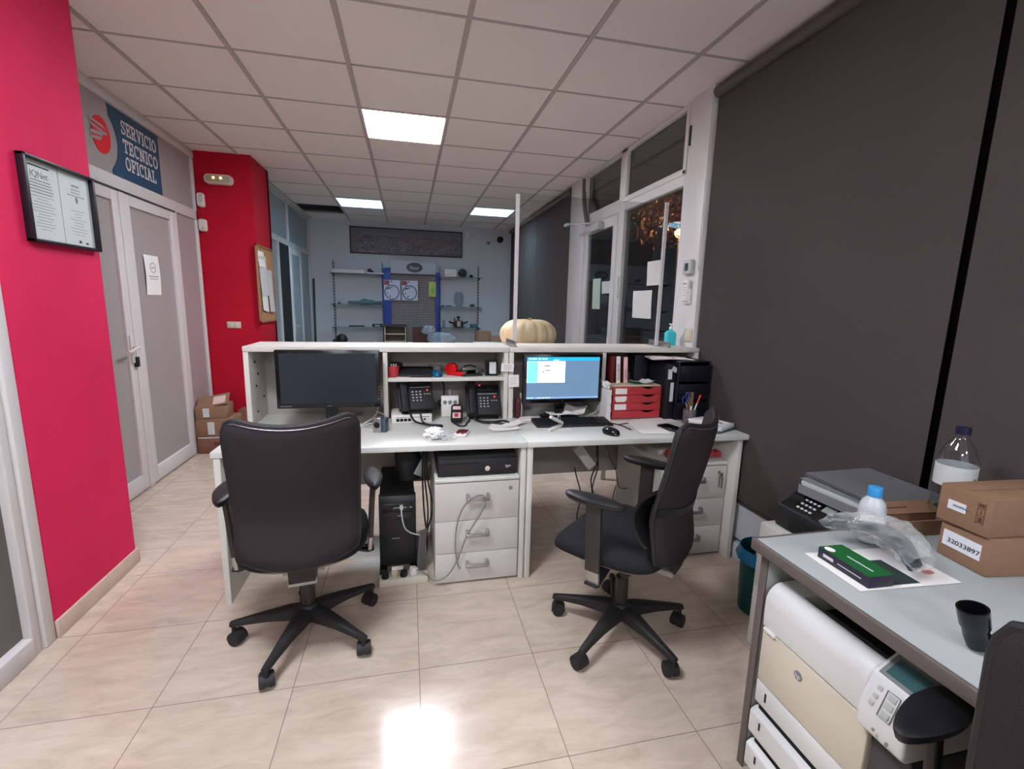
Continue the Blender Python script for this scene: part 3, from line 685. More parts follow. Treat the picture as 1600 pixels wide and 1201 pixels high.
# ================================================================== ACRYLIC SCREEN, PUMPKIN, BACK COUNTER
r = thing('acrylic_screen', 'clear acrylic counter screen standing on the right shelf unit', 'screen', (1.1, 2.75, 1.15))
MB().box(-.465, .47, -.0025, .0025, .012, .875).build('acrylic_sheet', PLEXI, r)
MB().box(-.482, -.462, -.009, .009, .0, .868).build('edge_strip', PLEXE, r); MB().box(.465, .483, -.009, .009, .0, .885).build('edge_strip', PLEXE, r)
for x in (-.495, .49): MB().box(x-.004, x+.004, -.135, .12, 0, .034).box(x-.03, x+.012, -.135, .12, 0, .004).build('bracket', ALU, r, bevel=.001)
r = thing('service_counter', 'white customer counter behind the shelf units', 'counter', (.85, 3.17, 0))
MB().box(-.55, .75, -.25, .25, 1.052, 1.08).build('worktop', MEL, r, bevel=.002)
for x in (-.50, .69):
    for y in (-.19, .20): MB().cyl((x, y, 0), (x, y, 1.0515), .02, n=14).build('leg', ALU, r, smooth=True)
r = thing('pumpkin', 'big pale orange ribbed pumpkin behind the acrylic screen', 'pumpkin', (.807, 3.12, 1.0805))
nr = 13
def pf(u, v):
    a = 2*PI*u; t = PI*v; rib = 1-.09*(abs(math.cos(nr*a/2))**5)*math.sin(t)**.7
    rr = .197*math.sin(max(.03, min(PI-.03, t)))**.78*rib; z = .112-.112*math.cos(t)
    z -= .028*math.exp(-(rr/.06)**2)*(1 if v > .5 else -1)
    return (rr*math.cos(a), rr*.95*math.sin(a), max(0, z))
MB().grid(pf, 130, 34).build('body', PUMP, r, smooth=True)
MB().cyl((0, 0, .19), (.01, -.01, .222), .018, .012, n=10).build('stem', STEMM, r, smooth=True)

# sanitiser bottle
r = thing('pump_bottle', 'turquoise hand gel pump bottle at the right end of the shelf unit', 'bottle', (1.70, 2.80, 1.15))
MB().loft([[(p[0], p[1]*.62, z) for p in rrect(w, w, .014)] for w, z in ((.066, 0), (.07, .01), (.07, .08), (.055, .092), (.026, .10), (.024, .108))]).build('body', CYAN, r, smooth=True)
MB().cyl((0, 0, .108), (0, 0, .122), .011, n=14).cyl((0, 0, .122), (0, 0, .138), .004, n=8).box(-.012, .008, -.006, .006, .136, .144).build('pump', WHT, r, smooth=True)

# ================================================================== MONITORS
def monitor(label, loc, w, h, rz, ztop, screen_fn, brand=None):
    # local: screen faces -y, origin on desk under the screen
    r = thing('computer_monitor', label, 'monitor', loc, rz); zt = ztop-ZD; zb = zt-h
    MB().box(-w/2, w/2, 0, .028, zb, zt).box(-w*.3, w*.3, .028, .05, zb+.05, zt-.06).build('housing', BLKG, r, bevel=.004)
    b = .014
    s = MB().box(-w/2+b+.006, w/2-b-.006, -.0008, .0, zb+.026, zt-b-.004).build('screen', SCRN, r)
    screen_fn(r, w, h, zb, zt, s)
    MB().box(-.03, .03, .045, .062, .01, zb+.12).build('stand_neck', BLKG, r, bevel=.004)
    MB().loft([[(p[0], p[1]+.06, z) for p in rrect(ww, dd, min(ww, dd)*.42, 6)] for ww, dd, z in ((.23, .17, 0), (.23, .17, .006), (.19, .13, .014))]).build('stand_base', BLKG, r, smooth=True)
    return r
def scr_off(r, w, h, zb, zt, s):
    text('brand', 'BenQ', .009, ALU, r, (0, -.0006, zb+.008), (1, 0, 0), (0, 0, 1), 'CENTER')
    MB().box(-w/2+.015, -w/2+.07, -.0008, 0, zb+.011, zb+.0135).build('marking', ALU, r)
    mb = MB()
    for k in range(5): mb.box(w/2-.009, w/2-.003, -.001, .0, zb+.04+.016*k, zb+.044+.016*k)
    mb.build('button', ALU, r)
monitor('large dark switched-off monitor on the left desk', (-.400, 2.50, ZD), .505, .300, .0, 1.142, scr_off)
def scr_on(r, w, h, zb, zt, s):
    s.data.materials.clear(); s.data.materials.append(mat('lit_blue_screen', (70, 90, 110), emit=(112, 146, 178), estr=.85, rough=.3))
    x0, x1, z0, z1 = -w/2+.02, w/2-.02, zb+.026, zt-.018; W_, H_ = x1-x0, z1-z0
    def q(name, a, b, c, d, col, e, k=1):
        MB().box(x0+a*W_, x0+b*W_, -.001-.0003*k, -.0008, z0+c*H_, z0+d*H_).build(name, mat('lit_'+name, col, emit=col, estr=e, rough=.3), r)
    q('title_bar', 0, 1, .915, 1, (40, 165, 220), .95); q('window_pane', .0, .52, .39, .905, (245, 250, 250), 1.0); q('side_bar', 0.005, .145, .395, .90, (120, 240, 245), .95, 2)
    q('task_bar', 0, 1, 0, .045, (130, 165, 205), .8)
    mb = MB()
    for (a, b, c, d) in ((.23, .31, .78, .80), (.25, .32, .68, .70), (.21, .23, .64, .67)): mb.box(x0+a*W_, x0+b*W_, -.0020, -.0015, z0+c*H_, z0+d*H_)
    mb.build('screen_text', INK, r)
    mb = MB()
    for a in (.02, .06, .15, .18, .22, .26, .30): mb.box(x0+a*W_, x0+(a+.02)*W_, -.0020, -.0015, z0+.012*H_, z0+.035*H_)
    for a in (.02, .06, .1, .15, .2, .24): mb.box(x0+a*W_, x0+(a+.03)*W_, -.0020, -.0015, z0+.945*H_, z0+.975*H_)
    mb.box(x0+.36*W_, x0+.43*W_, -.002, -.0015, z0+.92*H_, z0+.94*H_)
    mb.build('icons', mat('lit_icons', (235, 245, 250), emit=(235, 245, 250), estr=.9), r)
    text('brand', 'hp', .007, ALU, r, (0, -.0006, zb+.010), (1, 0, 0), (0, 0, 1), 'CENTER')
monitor('lit monitor showing a white window on blue, on the right desk', (.882, 2.555, ZD), .482, .288, 0, 1.117, scr_on)

# ================================================================== PHONES etc. IN THE LEFT HUTCH
def phone(label, loc, rz, tilt, s=1.0):
    r = thing('desk_phone', label, 'telephone', loc, rz)
    T = lambda: MB().set((0, 0, .016+.10*math.sin(tilt)), rx=tilt)     # face plane: local x right, local y up the slope
    MB().prism([(-.075, 0), (.07, 0), (.07, .03), (.045, .10*math.sin(tilt)+.06), (-.06, .014)], 'x', -.085, .085).build('stand', BLK, r, bevel=.004)
    T().box(-.10, .10, -.10, .105, -.006, .022).build('body', BLKM, r, bevel=.007)
    T().box(-.035, .092, .055, .098, .022, .034).build('display', BLKG, r, bevel=.004)
    mb = T()
    for i in range(3):
        for j in range(4): mb.box(-.022+.021*i, -.012+.021*i, .008-.019*j, .014-.019*j, .022, .0245)
    for i in range(3): mb.box(.045+.014*i, .054+.014*i, -.008, -.004, .022, .024)
    mb.box(-.03, .082, .038, .0415, .022, .0235)
    mb.build('keypad', GREYL, r)
    T().box(-.022, -.014, .088, .094, .034, .038).box(.064, .071, .016, .023, .022, .026).build('indicator_light', LED, r)
    T().loft([[(-.068+p[0], y, z0_+p[1]) for p in rrect(.046, hh, .012)] for y, z0_, hh in ((-.11, .040, .042), (-.07, .046, .030), (.04, .048, .030), (.105, .042, .048))]).build('handset', BLK, r, smooth=True)
    return r
phone('black office phone on the white router box, tilted in the shelf unit', (.035, 2.655, .7785), .13, .84)
phone('black office phone directly on the desk beside the white notes', (.428, 2.675, .7305), -.03, .84)
tag(MB().tube([(.0, 2.56, .80), (.03, 2.53, .75), (.1, 2.46, .745), (.15, 2.42, .742), (.17, 2.46, .74), (.08, 2.5, .745), (.06, 2.54, .79)], .0055, n=8, smooth_n=7).build('handset_cord', BLK, smooth=True), 'black handset cord of the left phone looping in front of the router box', 'cord')
tag(MB().tube([(.36, 2.57, .75), (.40, 2.51, .738), (.48, 2.47, .738), (.535, 2.46, .738), (.545, 2.50, .738), (.52, 2.53, .738), (.47, 2.51, .738), (.39, 2.54, .738), (.36, 2.56, .75)], .0055, n=8, smooth_n=7).build('handset_cord', BLK, smooth=True), 'black handset cord of the right phone lying on the desk', 'cord')
tag(MB().tube([(.12, 2.78, .93), (.17, 2.76, .95), (.20, 2.74, .92), (.20, 2.74, .84), (.17, 2.76, .80), (.22, 2.78, .76), (.3, 2.78, .745)], .0055, n=8, smooth_n=7).build('phone_cable', BLK, smooth=True), 'black cable arching behind the left phone inside the shelf unit', 'cable')
r = thing('network_router', 'white router box under the tilted left phone', 'router', (.015, 2.66, ZD), .05)
MB().box(-.115, .105, -.095, .09, 0, .048).build('body', WHT, r, bevel=.006)
mb = MB()
for k in range(4): mb.box(-.09+.021*k, -.073+.021*k, -.0965, -.095, .012, .028)
mb.box(.06, .07, -.0965, -.095, .016, .026).box(-.09, .09, -.0962, -.095, .034, .036)
mb.build('port', DARK, r)
r = thing('card_stand', 'white plastic card stand with pin behind the card terminal', 'stand', (.236, 2.70, ZD), 0, rx=-.1)
MB().box(-.052, .052, -.012, .012, 0, .125).build('body', WHT, r, bevel=.006)
mb = MB()
for k in range(3): mb.cyl((-.03+.03*k, -.014, .085), (-.03+.03*k, -.011, .085), .012, n=14)
mb.build('ring', INKG, r); MB().cyl((0, 0, .125), (0, 0, .155), .006, n=8).ball((0, 0, .158), .008).build('pin', GREYL, r)
r = thing('card_terminal', 'dark grey card payment terminal leaning on the white card stand', 'card terminal', (.262, 2.565, ZD+.036), -.12, rx=.5)
MB().loft([[(p[0], p[1], z) for p in rrect(w, .13, .014)] for w, z in ((.062, .004), (.066, .01), (.066, .024), (.056, .03))]).build('body', BLKM, r, smooth=True)
MB().box(-.022, .022, -.052, -.01, .03, .033).box(-.022, .022, .018, .046, .03, .0315).build('keypad', mat('pink_white_keys', (214, 190, 186), rough=.5), r, bevel=.002)
MB().box(-.012, .010, -.045, -.018, .033, .034).build('red_key', REDP, r)
tag(MB().tube([(.24, 2.50, .742), (.27, 2.45, .736), (.30, 2.46, .736), (.31, 2.50, .738), (.34, 2.60, .736), (.35, 2.72, .738)], .0045, n=8, smooth_n=6).build('terminal_cord', BLK, smooth=True), 'short black cord curled in front of the card terminal', 'cord')
# upper shelf
ZS = .977
r = thing('pen_pot', 'red pot with black lid at the left end of the upper shelf', 'pot', (-.082, 2.66, ZS))
MB().lathe([(.026, 0), (.03, .005), (.031, .058), (.029, .060)], n=24).build('pot', REDP, r, smooth=True)
MB().lathe([(.036, .0), (.038, .004), (.038, .02), (.03, .026)], c=(.012, .045, .05), n=20).build('lid', BLK, r, smooth=True)
mb = MB()
for k in range(3): mb.cyl((-.012+.012*k, -.005, .060), (-.014+.014*k, -.008, .074), .003, n=6)
mb.build('tip', WHT, r)
r = thing('label_printer', 'flat black device on the upper shelf left of the blue mouse', 'device', (.04, 2.70, ZS), -.12)
MB().prism([(-.07, 0), (.07, 0), (.07, .045), (-.05, .022), (-.07, .012)], 'x', -.10, .095).build('body', BLKM, r, bevel=.004)
MB().cyl((.045, -.05, .030), (.045, -.052, .034), .004, n=8).build('knob', ALU, r)
r = thing('round_dish', 'grey round dish at the back of the upper shelf', 'dish', (.155, 2.80, ZS))
MB().lathe([(.03, 0), (.038, .004), (.04, .045), (.036, .045), (.034, .008)], n=24).build('bowl', mat('warm_grey_plastic', (150, 145, 140), rough=.5), r, smooth=True)
r = thing('computer_mouse', 'small blue mouse on the upper shelf', 'mouse', (.158, 2.665, ZS), .1)
MB().loft([[(p[0], p[1], z) for p in ellipse(0, 0, a, b, 20)] for a, b, z in ((.03, .045, 0), (.034, .05, .01), (.03, .045, .024), (.018, .03, .033), (.004, .006, .036))]).build('body', mat('metallic_blue', (20, 88, 128), rough=.25), r, smooth=True)
r = thing('tape_dispenser', 'red snail-shaped tape dispenser on the upper shelf', 'tape dispenser', (.245, 2.70, ZS), .95)
MB().cyl((-.018, .0, .038), (.018, .0, .038), .036, n=28).prism([(-.09, 0), (.03, 0), (.03, .014), (-.045, .024), (-.085, .028)], 'x', -.014, .014).build('body', mat('bright_red_plastic', (200, 20, 26), rough=.25), r, bevel=.004)
MB().box(-.013, .013, -.096, -.088, .016, .032).build('cutter', ALU, r)
r = thing('hole_punch', 'grey metal hole punch on the upper shelf', 'hole punch', (.352, 2.70, ZS), .15)
MB().prism([(-.055, 0), (.055, 0), (.055, .012), (-.055, .012)], 'x', -.062, .062).build('base', BLKM, r, bevel=.003)
MB().set((0, .01, .012), rx=-.25).box(-.055, .055, -.045, .045, .01, .028).build('lever', mat('gunmetal', (110, 112, 114), rough=.3, metal=.6), r, bevel=.006)
MB().box(-.05, -.03, -.02, .02, .012, .045).box(.03, .05, -.02, .02, .012, .045).build('punch_block', ALU, r, bevel=.002)
MB().tube([(-.03, .02, .05), (.0, .0, .058), (.03, -.03, .052)], .005, n=8).build('spring', BLK, r)
r = thing('card_holder', 'black and silver card holder near the right end of the upper shelf', 'card holder', (.478, 2.69, ZS), -.15)
MB().prism([(-.035, 0), (.035, 0), (.035, .085), (.01, .085), (-.035, .05)], 'x', -.038, -.03).prism([(-.035, 0), (.035, 0), (.035, .085), (.01, .085), (-.035, .05)], 'x', .03, .038).box(-.03, .03, .03, .035, 0, .085).box(-.03, .03, -.035, .035, 0, .006).build('holder', BLKM, r)
MB().set((0, 0, .006), rx=-.25).box(-.012, .028, -.02, -.004, 0, .07).build('card', PAPERG, r)
o = MB().set((-.03, 2.635, ZS+.001), rz=-.5).box(-.03, .05, -.015, .012, 0, .0015).build('paper_slip', PAPER); tag(o, 'white paper slip under the flat black device on the upper shelf', 'paper')

# desk items, left desk
r = thing('desk_clock', 'small silver and black gadget on the left desk next to the monitor', 'gadget', (-.148, 2.41, ZD), -.25)
MB().box(-.032, .012, -.02, .03, 0, .078).build('body', ALU, r, bevel=.005)
MB().box(.012, .036, -.015, .035, 0, .072).build('side_block', mat('blue_grey_plastic', (60, 76, 88), rough=.4), r, bevel=.004)
MB().cyl((-.010, -.0215, .040), (-.010, -.02, .040), .016, n=20).build('dial', BLKG, r)
for (pts, lab) in (([(-.33, 2.60, .75), (-.28, 2.50, .738), (-.2, 2.53, .745), (-.15, 2.56, .74), (-.13, 2.60, .77), (-.18, 2.62, .79)], 'white cable curling behind the small silver gadget'), ([(-.16, 2.62, .84), (-.18, 2.56, .78), (-.24, 2.52, .742), (-.18, 2.48, .738), (-.13, 2.52, .745), (-.1, 2.56, .76)], 'pale cable hanging below the right corner of the dark monitor')):
    tag(MB().tube(pts, .0035, n=7, smooth_n=7).build('white_cable', GREYL, smooth=True), lab, 'cable')
def crumple(name, loc, rx, ry_, rz_, material, seed, amp=.25, n=40, m=22, parent=None, fr=18):
    def f(u, v):
        a = 2*PI*u; t = PI*min(.97, max(.03, v)); d = Vector((math.cos(a)*math.sin(t), math.sin(a)*math.sin(t), -math.cos(t)))
        k = 1+amp*(noise.noise(d*fr*.12+Vector((seed, 0, 0)))*1.2+abs(noise.noise(d*fr*.3+Vector((0, seed, 0))))*.9-.2)
        return (rx*d.x*k, ry_*d.y*k, max(0, rz_*(1+d.z*k)))
    o = MB().grid(f, n, m).build(name, material, parent, smooth=True); o.location = loc
    return o
tag(crumple('tissue_ball', (.115, 2.245, ZD), .045, .04, .027, TISS, 3.1, .5), 'crumpled white tissue ball on the left desk', 'tissue')
tag(crumple('plastic_wrap', (.178, 2.225, ZD), .038, .038, .018, BAGM, 8.1, .6), 'crumpled clear wrapper beside the white tissue ball', 'wrapper')
r = thing('pocket_calculator', 'small white and red calculator on the left desk', 'calculator', (.262, 2.305, ZD), -.35)
MB().box(-.032, .032, -.05, .05, 0, .013).build('body', WHT, r, bevel=.004)
MB().box(-.027, .027, -.02, .046, .013, .0145).build('keypad', mat('dark_red_keys', (92, 26, 34), rough=.4), r)
MB().box(-.02, -.006, -.04, -.025, .013, .0145).box(.004, .018, -.04, -.025, .013, .0145).build('button', REDP, r)
def sheet(name, loc, w, h, rz, label, cat='paper', curl=.0, m=None, tilt=0, z=.0015, group=None):
    o = MB().grid(lambda u, v: ((u-.5)*w, (v-.5)*h, curl*((2*u-1)**2)+curl*.6*math.sin(5*v+2*u)**2), 10, 10, thick=.0006).build(name, m or PAPER, smooth=True)
    o.location = (loc[0], loc[1], loc[2]+z); o.rotation_euler = (tilt, 0, rz); tag(o, label, cat, group); return o
sheet('paper_note', (.50, 2.41, ZD), .15, .11, -.35, 'white slip of paper lying in front of the right phone', curl=.003)
sheet('paper_note', (.575, 2.45, ZD+.003), .07, .16, -.9, 'crumpled white receipt by the joint of the two desks', curl=.006)
sheet('paper_note', (.50, 2.35, ZD+.003), .16, .05, .1, 'narrow white receipt nearest the desk edge by the right phone', curl=.006)
sheet('paper_note', (-.18, 2.44, ZD), .03, .03, .5, 'tiny white paper scrap beside the silver gadget')

# desk items, right desk
r = thing('keyboard', 'black keyboard in front of the lit monitor', 'keyboard', (.905, 2.44, ZD), -.03)
MB().prism([(-.075, 0), (.075, 0), (.075, .022), (-.075, .012)], 'x', -.222, .222).build('body', BLKM, r, bevel=.004)
mb = MB()
for i in range(18):
    for j in range(5): mb.box(-.214+.0238*i, -.195+.0238*i, -.062+.024*j, -.043+.024*j, .014+.0015*j, .0195+.0016*j)
k_ = mb.build('keys', BLK, r)
r = thing('computer_mouse', 'black mouse on the right desk', 'mouse', (1.035, 2.21, ZD), .45)
MB().loft([[(p[0], p[1]-b*.12, z) for p in ellipse(0, 0, a, b, 24)] for a, b, z in ((.029, .050, 0), (.033, .055, .01), (.030, .050, .024), (.02, .036, .034), (.005, .01, .038))]).build('body', BLKG, r, smooth=True)
MB().cyl((-.003, .025, .034), (.003, .025, .034), .007, n=12).build('wheel', ALU, r)
sheet('paper_sheet', (.90, 2.60, ZD+.018), .20, .09, .12, 'folded white papers lying behind the keyboard', curl=.006, z=.006)
sheet('paper_sheet', (.985, 2.615, ZD+.026), .13, .12, -.55, 'creased white paper on top of the folded papers behind the keyboard', curl=.014, z=.006, tilt=.25)
o = MB().set((.675, 2.585, ZD), rz=.1).box(-.04, .045, -.035, .035, 0, .006).build('memo_pad', PAPER); tag(o, 'thin white memo pad left of the keyboard', 'memo pad')
r = thing('stapler', 'white open stapler lying in front of the keyboard', 'stapler', (.775, 2.34, ZD), .75)
MB().loft([[(x, p[0], p[1]+z) for p in rrect(w, .014, .005)] for x, w, z in ((-.07, .018, .009), (-.02, .028, .010), (.05, .026, .010), (.075, .018, .009))]).build('base', WHT, r, smooth=True)
MB().set((.07, 0, .012), ry=.42).loft([[(x, p[0], p[1]+z) for p in rrect(w, .016, .006)] for x, w, z in ((-.145, .016, .009), (-.10, .026, .010), (-.02, .026, .010), (.0, .018, .009))]).build('lever', WHT, r, smooth=True)
MB().tube([(.06, 0, .016), (.045, 0, .06), (.03, 0, .075), (.02, 0, .05)], .003, n=6, smooth_n=3).build('spring', ALU, r)
sheet('paper_sheet', (1.18, 2.42, ZD), .21, .10, -.1, 'pinkish printed sheet in front of the red drawer box', m=mat('pinkish_paper', (224, 212, 208), rough=.85))
sheet('paper_sheet', (1.30, 2.30, ZD+.002), .16, .26, -.12, 'white paper sheet right of the mouse cable')
sheet('paper_sheet', (1.42, 2.44, ZD+.001), .26, .12, .1, 'white paper sheet in front of the black letter tower')
sheet('paper_sheet', (.80, 2.325, ZD), .12, .05, -.1, 'white slip under the open stapler')
tag(MB().tube([(1.10, 2.42, .735), (1.14, 2.40, .735), (1.17, 2.34, .735), (1.18, 2.26, .735)], .0035, n=6, smooth_n=6).build('mouse_cable', BLK, smooth=True), 'short black cable lying between mouse and paper sheets', 'cable')
tag(MB().tube([(1.165, 2.375, .7345), (1.235, 2.40, .7345)], .003, n=8).build('pen', INK, smooth=True), 'thin dark pen on the pinkish sheet', 'pen')
r = thing('smartphone', 'black phone lying on white sheets on the right desk', 'phone', (1.425, 2.25, ZD+.004), .25)
MB().prism(rrect(.085, .16, .012), 'z', 0, .009).build('body', BLKG, r, bevel=.002)
for k, (pts, lab) in enumerate((([(1.10, 2.56, .76), (1.08, 2.52, .75), (1.03, 2.54, .74), (1.06, 2.58, .745), (1.12, 2.57, .78), (1.125, 2.59, .84)], 'grey cable looping at the foot of the lit monitor'), ([(1.0, 2.57, .742), (1.07, 2.55, .75), (1.12, 2.58, .80), (1.13, 2.60, .88)], 'grey cable rising along the shelf panel beside the lit monitor'))):
    tag(MB().tube(pts, .004, n=7, smooth_n=7).build('monitor_cable', mat('beige_grey_cable', (140, 138, 130), rough=.5), smooth=True), lab, 'cable')
r = thing('small_gadget', 'small red and white object beside the lit monitor in the shelf unit', 'gadget', (.625, 2.62, ZD))
MB().box(-.012, .018, -.02, .02, 0, .12).build('body', mat('dark_maroon', (74, 24, 26), rough=.5), r, bevel=.005)
MB().tube([(.022, -.01, .002), (.026, -.01, .06), (.018, -.01, .11), (.02, .0, .15)], .004, n=8, smooth_n=4).build('cord', GREYL, r, smooth=True)

# red drawer box
r = thing('drawer_box', 'small desktop box with four red drawers on the right desk', 'drawer box', (1.332, 2.50, ZD), 0)
MB().box(-.162, .162, .02, .30, 0, .006).box(-.162, .162, .02, .30, .195, .203).box(-.162, -.157, .02, .30, 0, .2).box(.157, .162, .02, .30, 0, .2).box(-.162, .162, .295, .30, 0, .2).build('case', SAND, r, bevel=.001)
for k in range(4):
    z0_ = .006+.0475*k
    ring_ = [(-.156, z0_), (.156, z0_), (.156, z0_+.046), (.12, z0_+.046)]
    n = 10
    for i in range(n+1):
        t = i/n; ring_.append((.12-.09*t, z0_+.046-.014*math.sin(PI*t)))
    ring_ += [(.03, z0_+.046), (-.156, z0_+.046)]
    seen = []
    for p in ring_:
        if not seen or (abs(p[0]-seen[-1][0])+abs(p[1]-seen[-1][1])) > 1e-5: seen.append(p)
    d = MB().prism(seen, 'y', .0, .02).box(-.15, .15, .02, .28, z0_+.001, z0_+.004).build('drawer', REDP, r, bevel=.001)
    if k:
        if k == 2: MB().prism([(-.142, z0_+.018), (-.13, z0_+.006), (-.08, z0_+.006), (-.068, z0_+.018), (-.068, z0_+.04), (-.142, z0_+.04)], 'y', -.001, 0).build('label_card', PAPER, d)
        else: MB().box(-.142, -.068, -.001, 0, z0_+.006, z0_+.04).build('label_card', PAPER, d)
mb = MB()
for k in range(14): mb.box(1.128+.0006*(k % 3), 1.156, 2.475+.002*(k % 4), 2.597, ZD+.001+.013*k, ZD+.0125+.013*k)
tag(mb.build('paper_stack', PAPER), 'tall white stack of papers left of the red drawer box', 'paper stack')
tag(crumple('paper_wad', (1.145, 2.54, ZD+.184), .018, .045, .02, PAPER, 5.5, .5), 'crumpled white papers on top of the tall paper stack', 'paper')
def book(label, x, y, w, h, d, rzz, tilt, cov, spine, txt, tm, z, ts, xs=1.0):
    r = thing('book', label, 'book', (x, y, z), rzz, ry=tilt)
    MB().box(-w/2, w/2, .004, d, 0, h).build('cover', cov, r, bevel=.001)
    MB().box(-w/2, w/2, 0, .004, .0, h).build('spine', spine, r, bevel=.001)
    if txt: text('lettering', txt, ts, tm, r, (w*.30, -.0004, .02), (0, 0, 1), (-1, 0, 0), xs=xs)
    return r
ZR = ZD+.2035
book('white spined red book reading SEGUROS, left of two on the red drawer box', 1.252, 2.60, .026, .165, .12, .02, -.05, REDD, PAPER, 'SEGUROS', INK, ZR, .021, 1.1)
book('pinkish spined red book, right of two on the red drawer box', 1.300, 2.60, .026, .160, .12, .02, -.05, REDD, mat('pinkish_spine', (224, 188, 184), rough=.7), 'AGENDA', mat('dark_pink_print', (160, 70, 90), rough=.7), ZR, .016, 1.0)
o = MB().box(1.205, 1.228, 2.61, 2.72, ZR, ZR+.165).build('book', REDD, bevel=.001); tag(o, 'dark red plain book standing against the shelf divider', 'book')
sheet('paper_sheet', (1.41, 2.60, ZR), .13, .10, .4, 'crumpled white sheet on top of the red drawer box', curl=.012)
sheet('green_card', (1.355, 2.585, ZR), .06, .08, .2, 'green card beside the books on the red drawer box', 'card', m=mat('green_card', (60, 120, 84), rough=.6))
r = thing('plastic_stand', 'small clear plastic stand behind the crumpled sheet on the red drawer box', 'stand', (1.372, 2.72, ZR))
MB().box(-.012, .012, -.006, .006, 0, .05).box(-.02, .02, -.02, .02, 0, .008).build('body', mat('translucent_grey_plastic', (110, 110, 112), rough=.3, alpha=.6), r, bevel=.002)

# black letter tower with files
r = thing('magazine_file', 'black magazine file with white labels between red drawer box and tray tower', 'file holder', (1.527, 2.53, ZD))
MB().prism([(-.06, 0), (.20, 0), (.20, .33), (.02, .335), (-.06, .335)], 'x', -.027, .027).build('file_box', mat('indigo_black_card', (20, 20, 28), rough=.5), r, bevel=.002)
MB().box(-.020, .006, -.0615, -.0605, .245, .305).build('label', PAPERG, r)
MB().box(.0, .022, -.0615, -.0605, .11, .225).build('label', PAPERG, r)
r = thing('letter_tray_tower', 'tall black tray tower at the right end of the desk', 'tray tower', (1.663, 2.44, ZD))
mb = MB().box(-.105, -.098, 0, .26, 0, .355).box(.098, .105, 0, .26, 0, .355).box(-.105, .105, .252, .26, 0, .355).box(-.105, .105, 0, .26, .348, .356)
mb.build('frame', mat('blue_black_plastic', (16, 17, 26), rough=.35), r, bevel=.003)
for z in (.02, .13, .24): MB().box(-.098, .098, -.004, .25, z, z+.006).box(-.098, .098, -.008, -.002, z-.004, z+.09).build('tray', MATS['blue_black_plastic'], r, bevel=.002)
r = thing('archive_box', 'black archive box doubling as the darkness of the shelf unit, on the red drawer box', 'box', (1.435, 2.72, ZD+.2035))  # stands for the darkness inside the hutch as well as a black box
MB().box(-.045, .045, -.05, .06, 0, .165).build('box', mat('indigo_black_card', (20, 20, 28), rough=.5), r, bevel=.002)
o = MB().set((1.545, 2.466, 1.035), ry=.5).box(-.018, .018, -.001, .001, -.014, .014).build('label_note', PAPERG); tag(o, 'tilted white label between files and tray tower', 'label')
r = thing('magazine_pile', 'pale pink and white magazines on top of the black files', 'magazines', (1.56, 2.56, ZD+.3565), -.05)
for k in range(3):
    o = MB().grid(lambda u, v: ((u-.5)*.25, (v-.5)*.15, .004*k+.010*math.sin(3*u+k)*u), 8, 4, thick=.0025).build('magazine', [PAPER, mat('pink_paper', (226, 190, 194), rough=.7), PAPER][k], r, smooth=True)
    o.rotation_euler[2] = (-.12, .1, 0)[k]; o.location.z = .0035
r = thing('pencil_cup', 'clear pencil cup with scissors and pens in front of the tray tower', 'pencil cup', (1.60, 2.365, ZD))
MB().lathe([(.030, 0), (.036, .004), (.038, .085), (.036, .085), (.033, .008), (0, .006)], n=24).build('cup', mat('smoky_plastic', (120, 112, 116), rough=.15, alpha=.55), r, smooth=True)
def in_cup(name, label, cat, fn):
    rr = thing(name, label, cat, (1.60, 2.365, ZD+.008)); fn(rr); return rr
def sc(rr):
    mb = MB()
    for s, cx in ((0, -.045), (1, -.026)):
        mb.tube([(cx+.014*math.cos(a), -.01, .135+.04*s*.6+.020*math.sin(a)) for a in [2*PI*k/14 for k in range(15)]], .0045, n=8)
    mb.build('handles', mat('navy_blue_grip', (20, 44, 110), rough=.4), rr, smooth=True)
    MB().tube([(-.035, -.01, .12), (.005, 0, .005)], .004, n=6).build('blade', ALU, rr)
in_cup('scissors', 'blue handled scissors in the pencil cup', 'scissors', sc)
in_cup('red_pen', 'red and white pen leaning right in the pencil cup', 'pen', lambda rr: (MB().tube([(.01, 0, .005), (.045, 0, .11)], .004, n=8).build('barrel', WHT, rr), MB().tube([(.045, 0, .11), (.063, 0, .16)], .005, n=8).build('cap', mat('orange_red_cap', (220, 70, 50), rough=.3), rr)))
in_cup('wooden_stick', 'brown wooden stick standing in the pencil cup', 'stick', lambda rr: MB().box(-.012, .025, .008, .012, .005, .175).build('body', mat('brown_wood', (120, 92, 66), rough=.7), rr))
in_cup('marker_pen', 'white capped marker in the pencil cup', 'marker', lambda rr: MB().tube([(-.005, -.02, .005), (-.01, -.025, .10)], .006, n=8).build('body', WHT, rr))
r = thing('notebook_pile', 'white notebooks on a dark folder at the right end of the desk', 'notebooks', (1.665, 2.25, ZD), .42)
MB().box(-.085, .085, -.10, .10, 0, .012).build('dark_folder', mat('dark_green_grey', (70, 84, 82), rough=.5), r, bevel=.002)
MB().set((.0, .0, .012), rz=.08).box(-.075, .085, -.095, .095, 0, .022).build('notebook', PAPERG, r, bevel=.002)
MB().set((-.015, .01, .034), rz=-.1).box(-.07, .07, -.09, .08, 0, .010).build('note_block', PAPER, r, bevel=.001)
MB().tube([(-.03, -.08, .048), (.04, .06, .048)], .004, n=8).build('pen', INKG, r)

